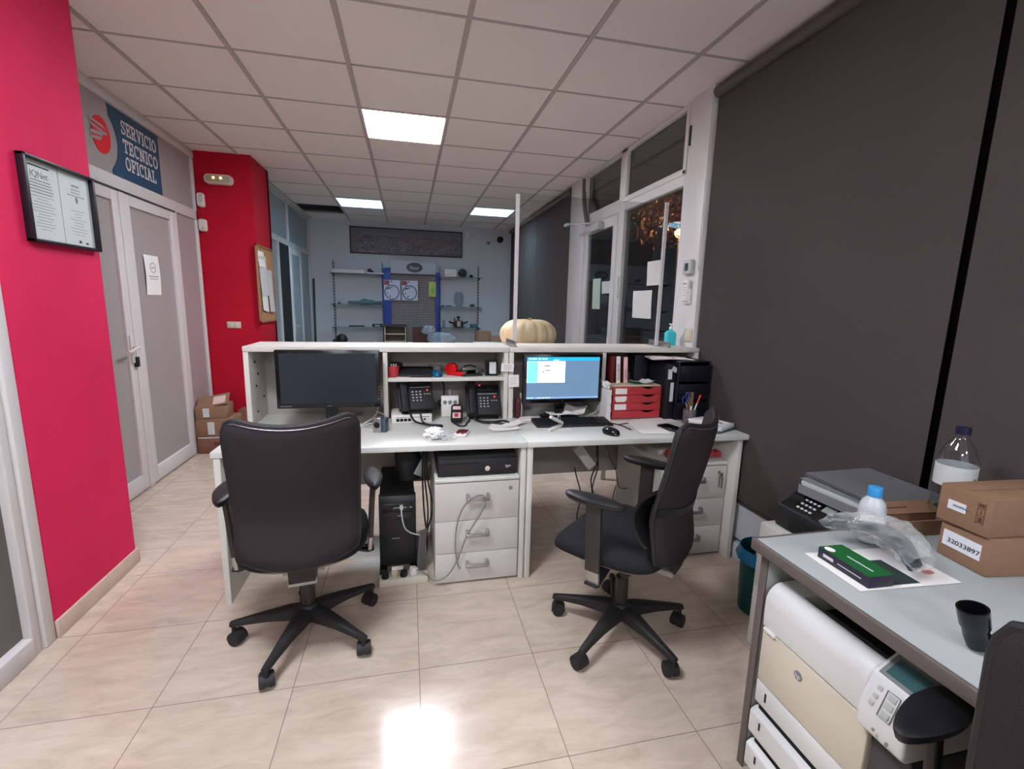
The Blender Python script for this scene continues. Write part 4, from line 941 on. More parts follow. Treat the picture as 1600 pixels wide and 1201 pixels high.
# ================================================================== OFFICE CHAIRS
def arc_pts(): pass
def make_chair(label, loc, rz, base_rot, arm_z=.66, col_h=0.0, arm_rot=(0, 0), arm_y=.02, seat_k=1.0, strap=False):
    """local: faces +y, origin on the floor under the gas column"""
    r = thing('office_chair', label, 'office chair', loc, rz, group='black swivel office chairs')
    b0 = base_rot-rz
    mb = MB()
    mb.lathe([(.034, .075), (.040, .085), (.046, .10), (.044, .135), (.034, .15)], n=24)
    b = mb.build('base_hub', BLKM, r, smooth=True)
    for k in range(5):
        a = b0+2*PI*k/5; d = Vector((math.cos(a), math.sin(a), 0)); n_ = Vector((-math.sin(a), math.cos(a), 0))
        rings = []
        for t, w, z0_, z1_ in ((.02, .030, .090, .142), (.08, .029, .092, .138), (.16, .022, .092, .124), (.24, .016, .084, .108), (.285, .0145, .078, .098), (.302, .012, .078, .094)):
            c = d*t
            rings.append([c+n_*(-w)+Vector((0, 0, z0_)), c+n_*w+Vector((0, 0, z0_)), c+n_*w*.92+Vector((0, 0, z1_-.006)), c+n_*w*.55+Vector((0, 0, z1_)), c-n_*w*.55+Vector((0, 0, z1_)), c-n_*w*.92+Vector((0, 0, z1_-.006))])
        MB().loft(rings).build('base_leg', BLKM, r, smooth=True)
        # caster
        cst = MB(); c = d*.29; sw = a+(.6, -.9, .3, 1.4, -.4)[k]; f = Vector((math.cos(sw), math.sin(sw), 0)); s_ = Vector((-math.sin(sw), math.cos(sw), 0)); cc = c-f*.014
        cst.cyl(c+Vector((0, 0, .05)), c+Vector((0, 0, .088)), .009, n=12)
        for sgn in (-1, 1):
            cst.cyl(cc+s_*sgn*.009+Vector((0, 0, .0275)), cc+s_*sgn*.026+Vector((0, 0, .0275)), .0275, .025, n=24)
        ringsh = []
        for q in range(9):
            th = math.radians(-10+200*q/8); rr = .031
            o_ = cc+f*(rr*math.cos(th))+Vector((0, 0, .0275+rr*math.sin(th))); i_ = cc+f*((rr-.004)*math.cos(th))+Vector((0, 0, .0275+(rr-.004)*math.sin(th)))
            ringsh.append([o_-s_*.023, o_+s_*.023, i_+s_*.023, i_-s_*.023])
        cst.loft(ringsh)
        ca = cst.build('caster', BLKM, r, smooth=True)
        rim = MB()
        for sgn in (-1, 1):
            rim.tube([cc+s_*sgn*.0245+f*(.022*math.cos(2*PI*q/20))+Vector((0, 0, .0275+.022*math.sin(2*PI*q/20))) for q in range(21)], .0013, n=5)
        rim.build('wheel_rim', mat('rim_highlight_grey', (128, 126, 122), rough=.5), ca)  # lighter grey puts the highlight of the wheel rim into the colour
    H = col_h
    MB().cyl((0, 0, .10), (0, 0, .265+H*.5), .0285, .0265, n=22).build('column_sleeve', mat('brown_black_plastic', (42, 34, 34), rough=.4), r, smooth=True)
    MB().cyl((0, 0, .26+H*.5), (0, 0, .372+H), .0135, n=18).build('gas_piston', CHROME, r, smooth=True)
    zz = .36+H
    MB().box(-.075, .075, -.13, .12, zz, zz+.035).box(-.05, .05, -.22, -.12, zz+.002, zz+.028).build('mechanism', mat('grey_metal_mechanism', (150, 148, 144), rough=.4, metal=.3), r, bevel=.006)
    MB().tube([(.07, .0, zz+.012), (.20, .01, zz+.005), (.235, .01, zz+.003)], .006, n=8).cyl((-.075, -.06, zz+.015), (-.14, -.06, zz+.012), .024, n=16).cyl((.075, -.04, zz+.012), (.11, -.04, zz+.012), .022, n=16).build('lever', BLK, r, smooth=True)
    # seat pan + cushion
    zs = zz+.035
    def outl(sx, y0_, y1_, n=40):
        pts = []
        for k in range(n):
            a = 2*PI*k/n; ca_, sa = math.cos(a), math.sin(a); e = .55
            x = sx*math.copysign(abs(ca_)**e, ca_); y = math.copysign(abs(sa)**e, sa); pts.append((seat_k*x*(1-.07*(y < 0)*abs(y)), seat_k*((y0_+y1_)/2+y*(y1_-y0_)/2)-.02*(1-seat_k)*10*.9))
        return pts
    def seatz(x, y):     # waterfall front edge
        f_ = max(0, (y-.10)/.16); return -.040*f_**2.2-.012*((y+.05)/.25)**2*0+.010*(x/.24)**2
    MB().loft([[(x, y, zs+dz+seatz(x, y)*.9) for x, y in outl(s1, a_, b_)] for s1, a_, b_, dz in ((.20, -.17, .19, .0), (.225, -.185, .225, .012), (.235, -.19, .235, .022))]).build('seat_pan', mat('beige_grey_seat_shell', (128, 118, 108), rough=.5), r, smooth=True)
    rings = []
    for s1, a_, b_, dz in ((.236, -.192, .240, .020), (.248, -.202, .254, .034), (.250, -.204, .258, .050), (.244, -.198, .252, .066), (.225, -.18, .232, .080), (.18, -.17, .19, .087), (.10, -.1, .11, .089), (.01, -.01, .01, .088)):
        rings.append([(x, y, zs+dz+seatz(x, y)) for x, y in outl(s1, a_, b_)])
    MB().loft(rings).build('seat', FABB, r, smooth=True)
    # backrest
    zb0 = zs+.052; zt0 = zb0+.568
    def bprof(t):      # y offset along the height (0 bottom .. 1 top)
        return -.236+.014*math.exp(-((t-.36)/.22)**2)-.052*max(0, t-.30)**1.1/.62-.006*math.exp(-((t-.02)/.16)**2)
    def back_pt(u, v, off=0.0):
        uu = 2*u-1; t = v
        w = (.203+.009*t)*(1-.05*max(0, (.10-t)/.10)**2)*(1-.07*max(0, (t-.90)/.10)**2)
        x = w*uu
        zb = zb0+.034*abs(uu)**2.4; zt = zt0-.032*(1-abs(uu)**2.0)-.020*max(0, (abs(uu)-.82)/.18)**2
        z = zb+(zt-zb)*t
        y = bprof(t)+.052*uu*uu+off
        return Vector((x, y, z))
    NU, NV = 26, 26
    # rear shell (faces -y) and front cushion
    rings = []
    def thick(u, v):
        e = min(u, 1-u, v, 1-v); return min(1, e/.07)**.5
    mb = MB()
    P = [[back_pt(i/NU, j/NV, -.012-.010*thick(i/NU, j/NV)) for i in range(NU+1)] for j in range(NV+1)]
    Q = [[back_pt(i/NU, j/NV, .004+.022*thick(i/NU, j/NV)) for i in range(NU+1)] for j in range(NV+1)]
    W_ = NU+1; T = W_*(NV+1); vs_ = [p for row in P for p in row]+[p for row in Q for p in row]; fs = []
    for j in range(NV):
        for i in range(NU):
            a = j*W_+i; fs.append((a, a+1, a+W_+1, a+W_)); fs.append((T+a, T+a+W_, T+a+W_+1, T+a+1))
    for i in range(NU):
        fs.append((i, T+i, T+i+1, i+1)); a = NV*W_+i; fs.append((a, a+1, T+a+1, T+a))
    for j in range(NV):
        a = j*W_; fs.append((a, a+W_, T+a+W_, T+a)); a = j*W_+NU; fs.append((a, T+a, T+a+W_, a+W_))
    mb.add(vs_, fs).build('backrest', FAB, r, smooth=True)
    edge = [back_pt(0, j/20, -.004) for j in range(21)]+[back_pt(i/20, 1, -.004) for i in range(1, 21)]+[back_pt(1, 1-j/20, -.004) for j in range(1, 21)]+[back_pt(1-i/20, 0, -.004) for i in range(1, 20)]
    edge.append(edge[0])
    MB().tube(edge, .0085, n=8).build('backrest_frame', BLKM, r, smooth=True)
    MB().tube([back_pt(.04+.92*i/24, .985, -.018) for i in range(25)], .0011, n=6).build('piping', PIPING, r, smooth=True)
    # lumbar pad on the front
    def lum(u, v):
        uu = 2*u-1; p = back_pt(u*1.05-.025, .12+.40*v, 0); k = math.sin(PI*v)**.6
        return (p.x, p.y+.012+(.052-.012*abs(uu)**3)*k, p.z)
    MB().grid(lum, 18, 12, thick=.012).build('lumbar_pad', BLK, r, smooth=True)
    if strap:
        MB().grid(lambda u, v: back_pt(u*1.04-.02, .36+.06*v+.10*abs(2*u-1)**2*0, -.026), 24, 3, thick=.004).build('lumbar_strap', BLK, r, smooth=True)
    # back support
    MB().loft([[(x, y+yy, z+zq) for x, y in ((-.045, -.012), (.045, -.012), (.045, .012), (-.045, .012))] for yy, z, zq in ((-.16, zz+.012, 0), (-.215, zz+.02, 0), (-.232, zb0+.0, 0), (-.225, zb0+.06, 0))]).build('back_support', BLKM, r, bevel=.004)
    # armrests
    for s in (-1, 1):
        za = arm_z
        mb = MB()
        xo = s*.272
        arm = thing_part('armrest', r)
        c0 = Vector((xo, arm_y, za))
        rings = []
        for w, z in ((.028, -.022), (.036, -.016), (.040, -.006), (.039, .0), (.032, .005), (.014, .007)):
            ring_ = []
            for k in range(28):
                a = 2*PI*k/28; px_ = math.cos(a)*w; py_ = math.sin(a)*(.125-.044+w); taper = 1-.22*(math.sin(a) < 0)*abs(math.sin(a))
                q = Vector((px_*taper, py_, z)); q.rotate(Matrix.Rotation(arm_rot[0 if s < 0 else 1], 3, 'Z')); ring_.append(q+c0)
            rings.append(ring_)
        pad = MB().loft(rings).build('arm_pad', BLK, r, smooth=True)
        MB().loft([[(x+xo+dx, y+.02, z) for x, y in rrect(.020, ww, .006, 3)] for dx, ww, z in ((0, .062, za-.024), (-s*.008, .062, za-.12), (-s*.016, .060, zs+.01))]).build('arm_post', BRZ, r, smooth=True)
        MB().loft([[(x+xo+dx, y+.02, z) for x, y in rrect(.018, .056, .006, 3)] for dx, z in ((-s*.016, zs+.012), (-s*.022, zs-.045))]).build('arm_sleeve', ALU, r, smooth=True)
        MB().loft([[(xo+dx, y, z+q) for y, q in ((-.008, -.006), (.048, -.006), (.048, .006), (-.008, .006))] for dx, z in ((-s*.005, zs-.045), (-s*.03, zs-.05), (-s*.12, zs-.022), (-s*.20, zs-.018))]).build('arm_bracket', BLKM, r, bevel=.003)
        arm_cleanup(arm)
    return r
def thing_part(n, r): return None
def arm_cleanup(a): pass
make_chair('black office chair seen from behind at the left desk', (-.42, 1.895, 0), math.radians(8), math.radians(-109), .665, -.005)
make_chair('black office chair turned sideways at the right desk', (.876, 1.663, 0), math.radians(41), 0.0, .70, .0, strap=True)
make_chair('black office chair cut off at the bottom right corner', (1.07, .315, 0), math.radians(-64), .4, .668, .0, (-.25, .2), -.005, .9)

# ================================================================== PRINTER DESK (right foreground)
r = thing('printer_desk', 'grey white desk in the right foreground over the laser printer', 'desk', (1.37, .40, 0))
MB().box(-.41, .42, -1.0, .655, .72, .75).build('desk_top', DTOP, r, bevel=.004)
MB().box(-.416, -.405, -1.0, .657, .717, .751).box(-.416, .42, .65, .661, .717, .751).build('edge_band', DEDGE, r, bevel=.004)
for y in (.63, -.99): MB().box(-.375, .40, y, y+.02, 0, .7195).build('side_panel', mat('printer_desk_grey', (168, 170, 168), rough=.45), r, bevel=.002)
for y in (.628, -.992): MB().box(-.382, -.3755, y, y+.024, 0, .7195).build('leg_edge', DEDGE, r, bevel=.001)
MB().box(.37, .39, -.965, .630, .10, .70).build('modesty_panel', MATS['printer_desk_grey'], r)
ZP = .7515

# laser printer, front faces -x
r = thing('laser_printer', 'big white and cream laser printer under the right foreground desk', 'printer', (1.0, .815, 0))
# local: x depth (front at -.03), y width -.20..+.205
def yz(pts, a, b): return pts
Y0, Y1 = -.195, .195
prof = [(.34, .42), (.0, .42), (-.02, .50)]
for k in range(11):
    a = math.radians(180-90*k/10); prof.append((.075+.095*math.cos(a), .595+.092*math.sin(a)))
prof += [(.34, .687)]
cur = [(-.02, .505), (-.022, .545)]+[(.024+.046*math.cos(math.radians(180-90*k/10)), .582+.054*math.sin(math.radians(180-90*k/10))) for k in range(11)]+[(.030, .636), (.030, .505)]
MB().prism(cur, 'y', Y0+.085, Y1).build('top_cover', PRW, r, bevel=.005, seg=3)
MB().box(.031, .36, Y1-.075, Y1, .505, .636).box(.24, .36, Y0+.085, Y1-.075, .505, .636).build('rear_cover', PRW, r, bevel=.004)
MB().box(.17, .36, Y0, Y1, .05, .503).box(.0, .17, Y0+.01, Y1-.004, .19, .50).build('body', mat('printer_grey_white', (196, 198, 196), rough=.45), r, bevel=.004)
MB().box(.031, .239, Y0+.087, Y1-.076, .505, .588).build('output_tray', mat('dark_printer_slot', (26, 26, 28), rough=.4), r)
MB().box(.045, .057, Y0+.10, Y1-.09, .589, .618).box(.068, .076, Y0+.11, Y1-.10, .589, .612).build('roller_bar', mat('grey_roller', (96, 98, 100), rough=.3), r, bevel=.002)
# control pod at the near end
cp = [(-.030, .492), (-.046, .505), (-.048, .55), (-.020, .628), (.05, .670), (.36, .674), (.36, .505), (.12, .492)]
MB().prism(cp, 'y', Y0-.02, Y0+.082).build('control_panel', PRW, r, bevel=.008, seg=3)
ax = Vector((.070, 0, .048)); L_ = ax.length
th = math.atan2(.048, .070)
T = lambda: MB().set((-.020, Y0+.03, .628), ry=-th)
T().box(.004, .066, -.042, .040, -.004, .0018).build('display_bezel', INKG, r, bevel=.001)
T().box(.012, .055, -.036, .030, .0018, .0028).build('display', LCD, r)
T2 = lambda: MB().set((-.0475, Y0+.03, .555), ry=-math.atan2(.073, .028))
mb = T2().box(.045, .058, -.012, .004, 0, .002).box(.026, .040, -.012, .004, 0, .002).box(.008, .020, -.012, .004, 0, .002)
for (a, b) in ((.05, .022), (.03, .024), (.012, .026), (.05, -.03), (.036, -.03), (.022, -.03), (.008, -.03), (.036, -.040)): mb.box(a, a+.009, b-.004, b+.006, 0, .002)
mb.build('button', GREYL, r, bevel=.0005)
T2().tube([(.062, -.017, .001), (.062, .009, .001), (.004, .009, .001), (.004, -.017, .001), (.062, -.017, .001)], .0012, n=5).build('button_ring', INKG, r)
T2().box(-.03, -.024, .0, .006, 0, .001).build('status_mark', INKG, r); T2().box(-.036, -.028, -.030, -.024, 0, .001).build('status_mark', INKG, r)
MB().box(-.018, .005, Y0+.07, Y1-.002, .335, .502).build('front_door', CREAM, r, bevel=.003)
MB().set((-.0185, .062, .455)).cyl((0, 0, 0), (-.0012, 0, 0), .0125, n=24).build('round_badge', INKG, r)
text('badge_letters', 'hp', .017, PRW, r, (-.0204, .071, .449), (0, -1, 0), (0, 0, 1))
MB().box(-.0265, .0, Y1-.05, Y1-.01, .498, .508).build('door_latch', PRW, r, bevel=.002)
MB().box(-.016, .04, Y0+.06, Y1, .262, .331).build('tray_front', PRW, r, bevel=.003)
MB().box(-.012, .30, Y0-.018, Y0+.064, .05, .490).build('side_cover', mat('dark_grey_printer_side', (66, 64, 66), rough=.5), r, bevel=.004)
for k, (zt, zb) in enumerate(((.238, .148), (.124, .034))):
    d = MB().prism([(-.012, zb), (.04, zb), (.04, zt), (-.006, zt), (-.024, zt-.010), (-.024, zb+.012)], 'y', Y0+.0, Y1+.004).build('paper_drawer', PRW, r, bevel=.005, seg=3)
    MB().box(-.006, .035, Y0+.01, Y1-.01, zt, zt+.022).build('drawer_gap', DARK, d)
    MB().box(-.0253, -.0238, Y1-.042, Y1-.036, zt-.045, zt-.022).build('fill_marker', INK, d)
MB().box(-.0175, -.0158, Y1-.042, Y1-.036, .285, .312).build('fill_marker', INK, r)
MB().box(.03, .34, Y0+.0, Y1, .005, .27).build('drawer_housing', MATS['printer_grey_white'], r)
MB().box(.04, .33, Y0+.03, Y1-.03, 0, .006).build('foot', BLK, r)

# things on it
r = thing('storage_cabinet', 'low pale cabinet behind the foreground desk carrying the black printer', 'cabinet', (1.575, 1.29, 0))
MB().box(-.205, .205, -.20, .195, .02, .56).build('body', mat('cabinet_cream', (196, 194, 186), rough=.45), r, bevel=.004)
MB().box(-.207, -.204, -.19, .185, .30, .535).box(-.207, -.204, -.19, .185, .04, .285).build('drawer', MELP, r, bevel=.001)
MB().box(-.19, .19, -.18, .18, 0, .02).build('plinth', BLK, r)
r = thing('inkjet_printer', 'black inkjet printer under grey folders behind the foreground desk', 'printer', (1.575, 1.29, .5605))
MB().prism([(-.165, 0), (.18, 0), (.18, .145), (-.075, .145), (-.165, .088)], 'y', -.19, .17).build('body', BLKM, r, bevel=.008, seg=3)
MB().box(-.168, -.163, -.16, .10, .012, .062).build('output_slot', DARK, r)
al = math.atan2(.057, .09)
T = lambda: MB().set((-.165, 0, .088), ry=-al)
T().box(.006, .100, -.17, .155, -.002, .0022).build('control_panel', BLKG, r, bevel=.001)
mb = T()
for i in range(3):
    for j in range(4): mb.box(.022+.022*i, .030+.022*i, .03+.018*j, .041+.018*j, .0022, .0035)
mb.build('keypad', GREYL, r)
T().box(.055, .085, -.03, .015, .0022, .003).build('display', mat('pale_lcd', (150, 156, 150), rough=.3), r)
T().cyl((.09, .145, .002), (.09, .145, .004), .006, n=14).build('power_button', ALU, r)
for k, (x, y, z, rz, lab) in enumerate(((1.615, 1.265, .7065, .06, 'grey lever arch folder lying directly on the black printer'), (1.635, 1.255, .7685, -.03, 'thin grey card folder on top of the lever arch folder'))):
    r = thing('folder', lab, 'folder', (x, y, z), rz)
    if k == 0:
        MB().box(-.145, .145, -.165, .16, 0, .003).box(-.145, .145, -.165, .16, .055, .058).box(-.148, -.144, -.165, .16, 0, .034).build('cover', GREYF, r)
        mb = MB()
        for q in range(7): mb.box(-.140-.003*(q % 2), .13, -.158+.002*q, .155, .004+.0072*q, .010+.0072*q)
        mb.build('paper_block', PAPERG, r)
    else:
        MB().set((0, 0, .004), ry=-.02).box(-.145, .145, -.16, .17, 0, .004).box(-.147, .14, -.155, .165, .008, .011).build('cover', mat('mid_grey_card', (104, 106, 108), rough=.6), r)
        MB().box(-.140, .13, -.15, .16, .0035, .0085).build('paper_block', PAPER, r)
r = thing('cardboard_tray', 'shallow open cardboard box between the water bottle and the bagged parts', 'box', (1.46, .985, ZP), -.07)
MB().box(-.11, .115, -.004, .0, 0, .045).box(-.11, .115, .045, .049, 0, .045).box(-.11, -.106, 0, .045, 0, .045).box(.111, .115, 0, .045, 0, .045).box(-.11, .115, 0, .045, 0, .003).build('body', CARD, r)
MB().set((0, .045, .045), rx=.5).box(-.11, .12, .0, .045, -.002, .002).build('flap', CARD, r)
MB().set((0, .045, .045), rx=.5).box(-.09, .02, .02, .024, .002, .003).build('print', CARDI, r)

def water_bottle():
    r = thing('water_bottle', 'large clear water bottle with purple cap and white label', 'bottle', (1.59, 1.005, ZP))
    MB().lathe([(.034, 0), (.046, .006), (.048, .03), (.046, .05), (.048, .07), (.046, .09), (.047, .12), (.047, .20), (.045, .225), (.036, .255), (.020, .28), (.0145, .292), (.0145, .300)], n=40).build('body', PETM, r, smooth=True)
    def lab(u, v): a = 2*PI*u; return (.0484*math.cos(a), .0484*math.sin(a), .142+.062*v)
    MB().grid(lab, 40, 4, thick=.0006).build('label', PAPERG, r, smooth=True)
    MB().cyl((0, 0, .296), (0, 0, .318), .0175, n=24).build('cap', NAVY, r, smooth=True)
    text('lettering', 'VERI', .022, INK, r, (-.002, -.0494, .160), (1, -.28, 0), (0, 0, 1))
water_bottle()
r = thing('gel_bottle', 'small translucent bottle with blue cap behind the bagged parts', 'bottle', (1.275, .985, ZP)); r.scale = (1.05, 1.05, 1.17)
MB().lathe([(.022, 0), (.030, .004), (.031, .02), (.031, .085), (.026, .102), (.016, .112), (.014, .118)], n=30).build('body', mat('milky_plastic', (206, 212, 216), rough=.25, alpha=.82), r, smooth=True)
MB().cyl((0, 0, .114), (0, 0, .138), .0165, n=24).build('cap', mat('sky_blue_cap', (60, 150, 210), rough=.35), r, bevel=.001)
def lab2(u, v): a = math.radians(170+150*u); return (.0316*math.cos(a), .0316*math.sin(a), .02+.055*v)
MB().grid(lab2, 14, 3, thick=.0005).build('label', PAPER, r, smooth=True)

def carton(label, x, y, z, rz, sticker, txt, ts, st):
    r = thing('cardboard_box', label, 'box', (x, y, z), rz)
    w, d, h = .34, .122, .098       # long side in x, label on the -x end
    MB().box(0, w, 0, d, 0, h).build('box', CARD, r, bevel=.0015)
    s = MB().box(-.0012, -.0002, sticker[0], sticker[1], sticker[2], sticker[3]).build('sticker', mat('label_white', (222, 224, 230), rough=.5), r)
    text('number', txt, ts*.92, INK if st else mat('blue_grey_print', (90, 110, 130), rough=.7), s, (-.0020, sticker[1]-.012, sticker[2]+(.010 if not st else .012)), (0, -1, 0), (0, 0, 1), xs=1.16)
    mb = MB()
    if not st:
        for zq in (.030, .048, .066): mb.box(-.0008, .0002, .014, .030, zq, zq+.0016)
        mb.box(-.0008, .0002, .016, .028, .071, .080).box(-.0008, .0002, .021, .023, .052, .062).box(-.0008, .0002, .018, .026, .033, .044).box(-.0008, .0002, .0135, .0145, .026, .084).box(-.0008, .0002, .0300, .0310, .026, .084)
    mb.box(.12, .30, -.0008, .0002, .045, .049).box(.12, .30, -.0008, .0002, .030, .034)
    mb.build('print', CARDI, r)
    MB().box(.01, w-.01, d/2-.0008, d/2+.0008, h-.0002, h+.0006).build('flap_seam', CARDI, r)
carton('brown box with the big 32033897 sticker, lower of the two stacked cartons', 1.392, .778, ZP, -.13, (.018, .112, .032, .074), '32033897', .019, True)
carton('brown carton with small numbered sticker, on top of the other one', 1.385, .785, ZP+.1, -.07, (.055, .098, .038, .062), '30230566', .0088, False)

# flyer, green box, bagged part
r = thing('flyer', 'white printed flyer under the green box on the foreground desk', 'flyer', (1.175, .862, ZP), -.06)
MB().box(-.148, .135, -.085, .085, 0, .001).build('sheet', PAPER, r)
MB().box(-.06, .03, -.074, .03, .001, .0014).build('dark_picture', mat('dark_green_print', (44, 58, 54), rough=.4), r)
MB().prism(ellipse(.098, -.035, .016, .010, 20), 'z', .001, .0014).build('red_mark', mat('faded_red_print', (206, 130, 132), rough=.6), r)
r = thing('green_box', 'small flat green and dark box on the white flyer', 'box', (1.048, .79, ZP+.001), -.03)
MB().box(0, .072, 0, .145, 0, .0285).build('body', DKBLUE, r, bevel=.001)
MB().box(.001, .071, .001, .144, .0283, .0292).build('green_top', GREENB, r)
MB().prism(ellipse(.016, .126, .011, .013, 24), 'z', .0292, .0297).build('white_oval', PAPER, r)
MB().box(-.0006, 0, .098, .128, .010, .018).box(-.0006, 0, .02, .085, .013, .015).box(.03, .034, .02, .09, .0292, .0296).build('print', PAPERG, r)
r = thing('bagged_part', 'dark strap shaped part in a crinkled clear plastic bag', 'bagged part', (1.195, .895, ZP+.030), 0)
# dark curved part
mb = MB(); rings = []
for k in range(15):
    t = k/14; c = Vector((-.015+.015*t+.035*math.sin(PI*t), .105-.20*t, .018+.030*math.sin(PI*t)**.8-.012*t)); w = .026+.014*math.sin(PI*t)
    rings.append([c+Vector((w*math.cos(2*PI*q/16), .1*w*math.cos(2*PI*q/16), .012*math.sin(2*PI*q/16))) for q in range(16)])
mb.loft(rings).build('dark_part', mat('dark_blue_grey_rubber', (46, 52, 56), rough=.3), r, smooth=True)
def bag(u, v):
    a = 2*PI*u; t = v; c = Vector((-.015+.015*t+.035*math.sin(PI*t), .125-.235*t, .022+.026*math.sin(PI*t)))
    w = .040+.026*math.sin(PI*t)**.7; n1 = noise.noise(Vector((math.cos(a)*1.6, math.sin(a)*1.6, t*6)))*.26+noise.noise(Vector((math.cos(a)*3.5, math.sin(a)*3.5, t*16)))*.10
    e = .16+.84*math.sin(PI*min(.97, max(.03, t)))**.35
    p = c+Vector((w*math.cos(a)*(1+n1), .012*n1, (.034*e*math.sin(a))*(1+n1*1.2)))
    p.z = max(-.001, p.z); return p
MB().grid(bag, 60, 44).build('plastic_bag', BAGM, r, smooth=True)
# black tube adapter
r = thing('hose_adapter', 'black hollow tube adapter standing on the foreground desk', 'adapter', (1.072, .585, ZP))
MB().set((0, 0, 0), rx=-.1, ry=-.25).loft([[(rr*math.cos(2*PI*q/28), rr*math.sin(2*PI*q/28), z) for q in range(28)] for rr, z in ((.017, .010), (.020, .03), (.0205, .05), (.0235, .055), (.0245, .092), (.0205, .092), (.0185, .05), (.016, .03))]).build('tube', BLKG, r, smooth=True)
MB().tube([(.0, 0, .022), (.03, -.015, .018), (.05, -.03, .020), (.058, -.04, .045)], .0165, n=14, smooth_n=4).build('elbow', BLKG, r, smooth=True)

# bin
r = thing('waste_bin', 'dark teal waste bin with blue bag between the desks', 'bin', (1.60, 1.685, 0))
MB().lathe([(.086, 0), (.09, .004), (.104, .30), (.102, .30), (.088, .01)], n=36).build('body', BINB, r, smooth=True)
def bl(u, v):
    a = 2*PI*u; k = 1+.05*math.sin(9*a)*v+.03*math.sin(17*a+2)*v
    return ((.106+.012*v)*k*math.cos(a), (.106+.012*v)*k*math.sin(a), .312-.055*v+.006*math.sin(7*a)*v)
MB().grid(bl, 80, 5, thick=-.001).build('bag_rim', BINL, r, smooth=True)
MB().tube([(-.05, .0, .25), (-.045, -.02, .36), (.01, -.03, .40), (.04, -.02, .36), (.05, 0, .25)], .006, n=8, smooth_n=6).build('white_handle', WHT, r, smooth=True)
crumple('white_rubbish', (0.02, -.03, .26), .05, .05, .045, PAPER, 2.2, .4, parent=r)
# ================================================================== LEFT SIDE: boxes, wall things
def lbox(label, x0, x1, y0, y1, z0, z1, m, rz=0, ry=0, st=None, rx=0):
    cx, cy = (x0+x1)/2, (y0+y1)/2; w, d = (x1-x0)/2, (y1-y0)/2
    r = thing('cardboard_box', label, 'box', (cx, cy, z0), rz, ry=ry, rx=rx)
    MB().box(-w, w, -d, d, 0, z1-z0).build('box', m, r, bevel=.002)
    if st: MB().box(*[(-w+st[0]), (-w+st[1])], -d-.001, -d-.0002, st[2], st[3]).build('sticker', PAPERG, r)
    return r
r = lbox('red brown cardboard box at the bottom of the stack by the white doors', -1.85, -1.53, 4.52, 4.80, 0, .155, CARDD)
MB().box(-.155, .1, -.1412, -.1402, .145, .155).build('tape', PAPERG, r); MB().box(-.03, .1, -.1412, -.1402, .075, .11).build('print', CARDI, r)
lbox('brown cardboard box in the middle of the stack by the white doors', -1.86, -1.56, 4.53, 4.79, .1555, .315, CARD, st=(.095, .15, .02, .135))
r = lbox('brown cardboard box with open flaps on top of the stack by the white doors', -1.865, -1.62, 4.54, 4.78, .3155, .43, CARD, rz=.08, st=(.06, .11, .02, .10))
MB().set((.02, -.1, .115), rz=0, ry=-.18, rx=.55).box(-.14, .12, 0, .15, -.002, .002).build('flap', CARD, r)
MB().set((.03, -.1, .119), ry=-.18, rx=.55).box(-.02, .08, .02, .12, .0, .002).build('tape', mat('clear_tape_sheen', (214, 190, 178), rough=.4), r)
lbox('plain brown cardboard box standing behind the stack beside the white shelf unit', -1.60, -1.44, 4.80, 4.97, 0, .335, CARDD)

# certificate frame on the near pillar
r = thing('certificate_frame', 'black framed pair of certificates on the big red pillar', 'framed certificates', (XP, 2.41, 1.75))
w, h = .205, .162
MB().box(0, .028, -w, w, -h, -h+.012).box(0, .028, -w, w, h-.012, h).box(0, .028, -w, -w+.012, -h, h).box(0, .028, w-.012, w, -h, h).build('frame', mat('black_frame', (22, 16, 26), rough=.4), r, bevel=.002)
MB().box(.001, .008, -w+.01, -.003, -h+.01, h-.01).box(.001, .008, .003, w-.01, -h+.01, h-.01).build('certificate', mat('certificate_paper', (196, 206, 202), rough=.7), r)
MB().box(.001, .006, -.004, .004, -h+.01, h-.01).build('divider', mat('green_grey_divider', (96, 116, 116), rough=.6), r)
text('title', 'IQNet', .036, INKG, r, (.0085, -.155, .088), (0, 1, 0), (0, 0, 1))
rr_ = random.Random(5); mb = MB(); mb2 = MB(); mb4 = MB()
mb.box(.0082, .009, -.16, -.05, .128, .133)
z = .075
for k in range(17):
    L_ = rr_.uniform(.03, .07); t = .0035 if k < 5 else .0016
    mb2.box(.0082, .0088, -.1-L_, -.1+L_*.9, z, z+t); z -= .0115
    if z < -.13: break
text('title', 'AENOR', .014, INKG, r, (.0085, .075, .098), (0, 1, 0), (0, 0, 1))
z = .085
for k in range(16):
    L_ = rr_.uniform(.02, .06)
    if k not in (3, 4, 5, 6): mb4.box(.0082, .0088, .1-L_, .1+L_*.9, z, z+(.003 if k < 3 else .0014))
    z -= .0125
mb.box(.0082, .0088, .085, .1, -.136, -.126).box(.0082, .0088, .13, .145, -.138, -.130)
mb.build('print', INK, r); mb2.build('text_lines', INKG, r); mb4.build('text_lines', INKG, r)
mb3 = MB().prism(ellipse(.1, .045, .007, .014, 16), 'x', .0082, .0088); mb3.build('crest', INKG, r)

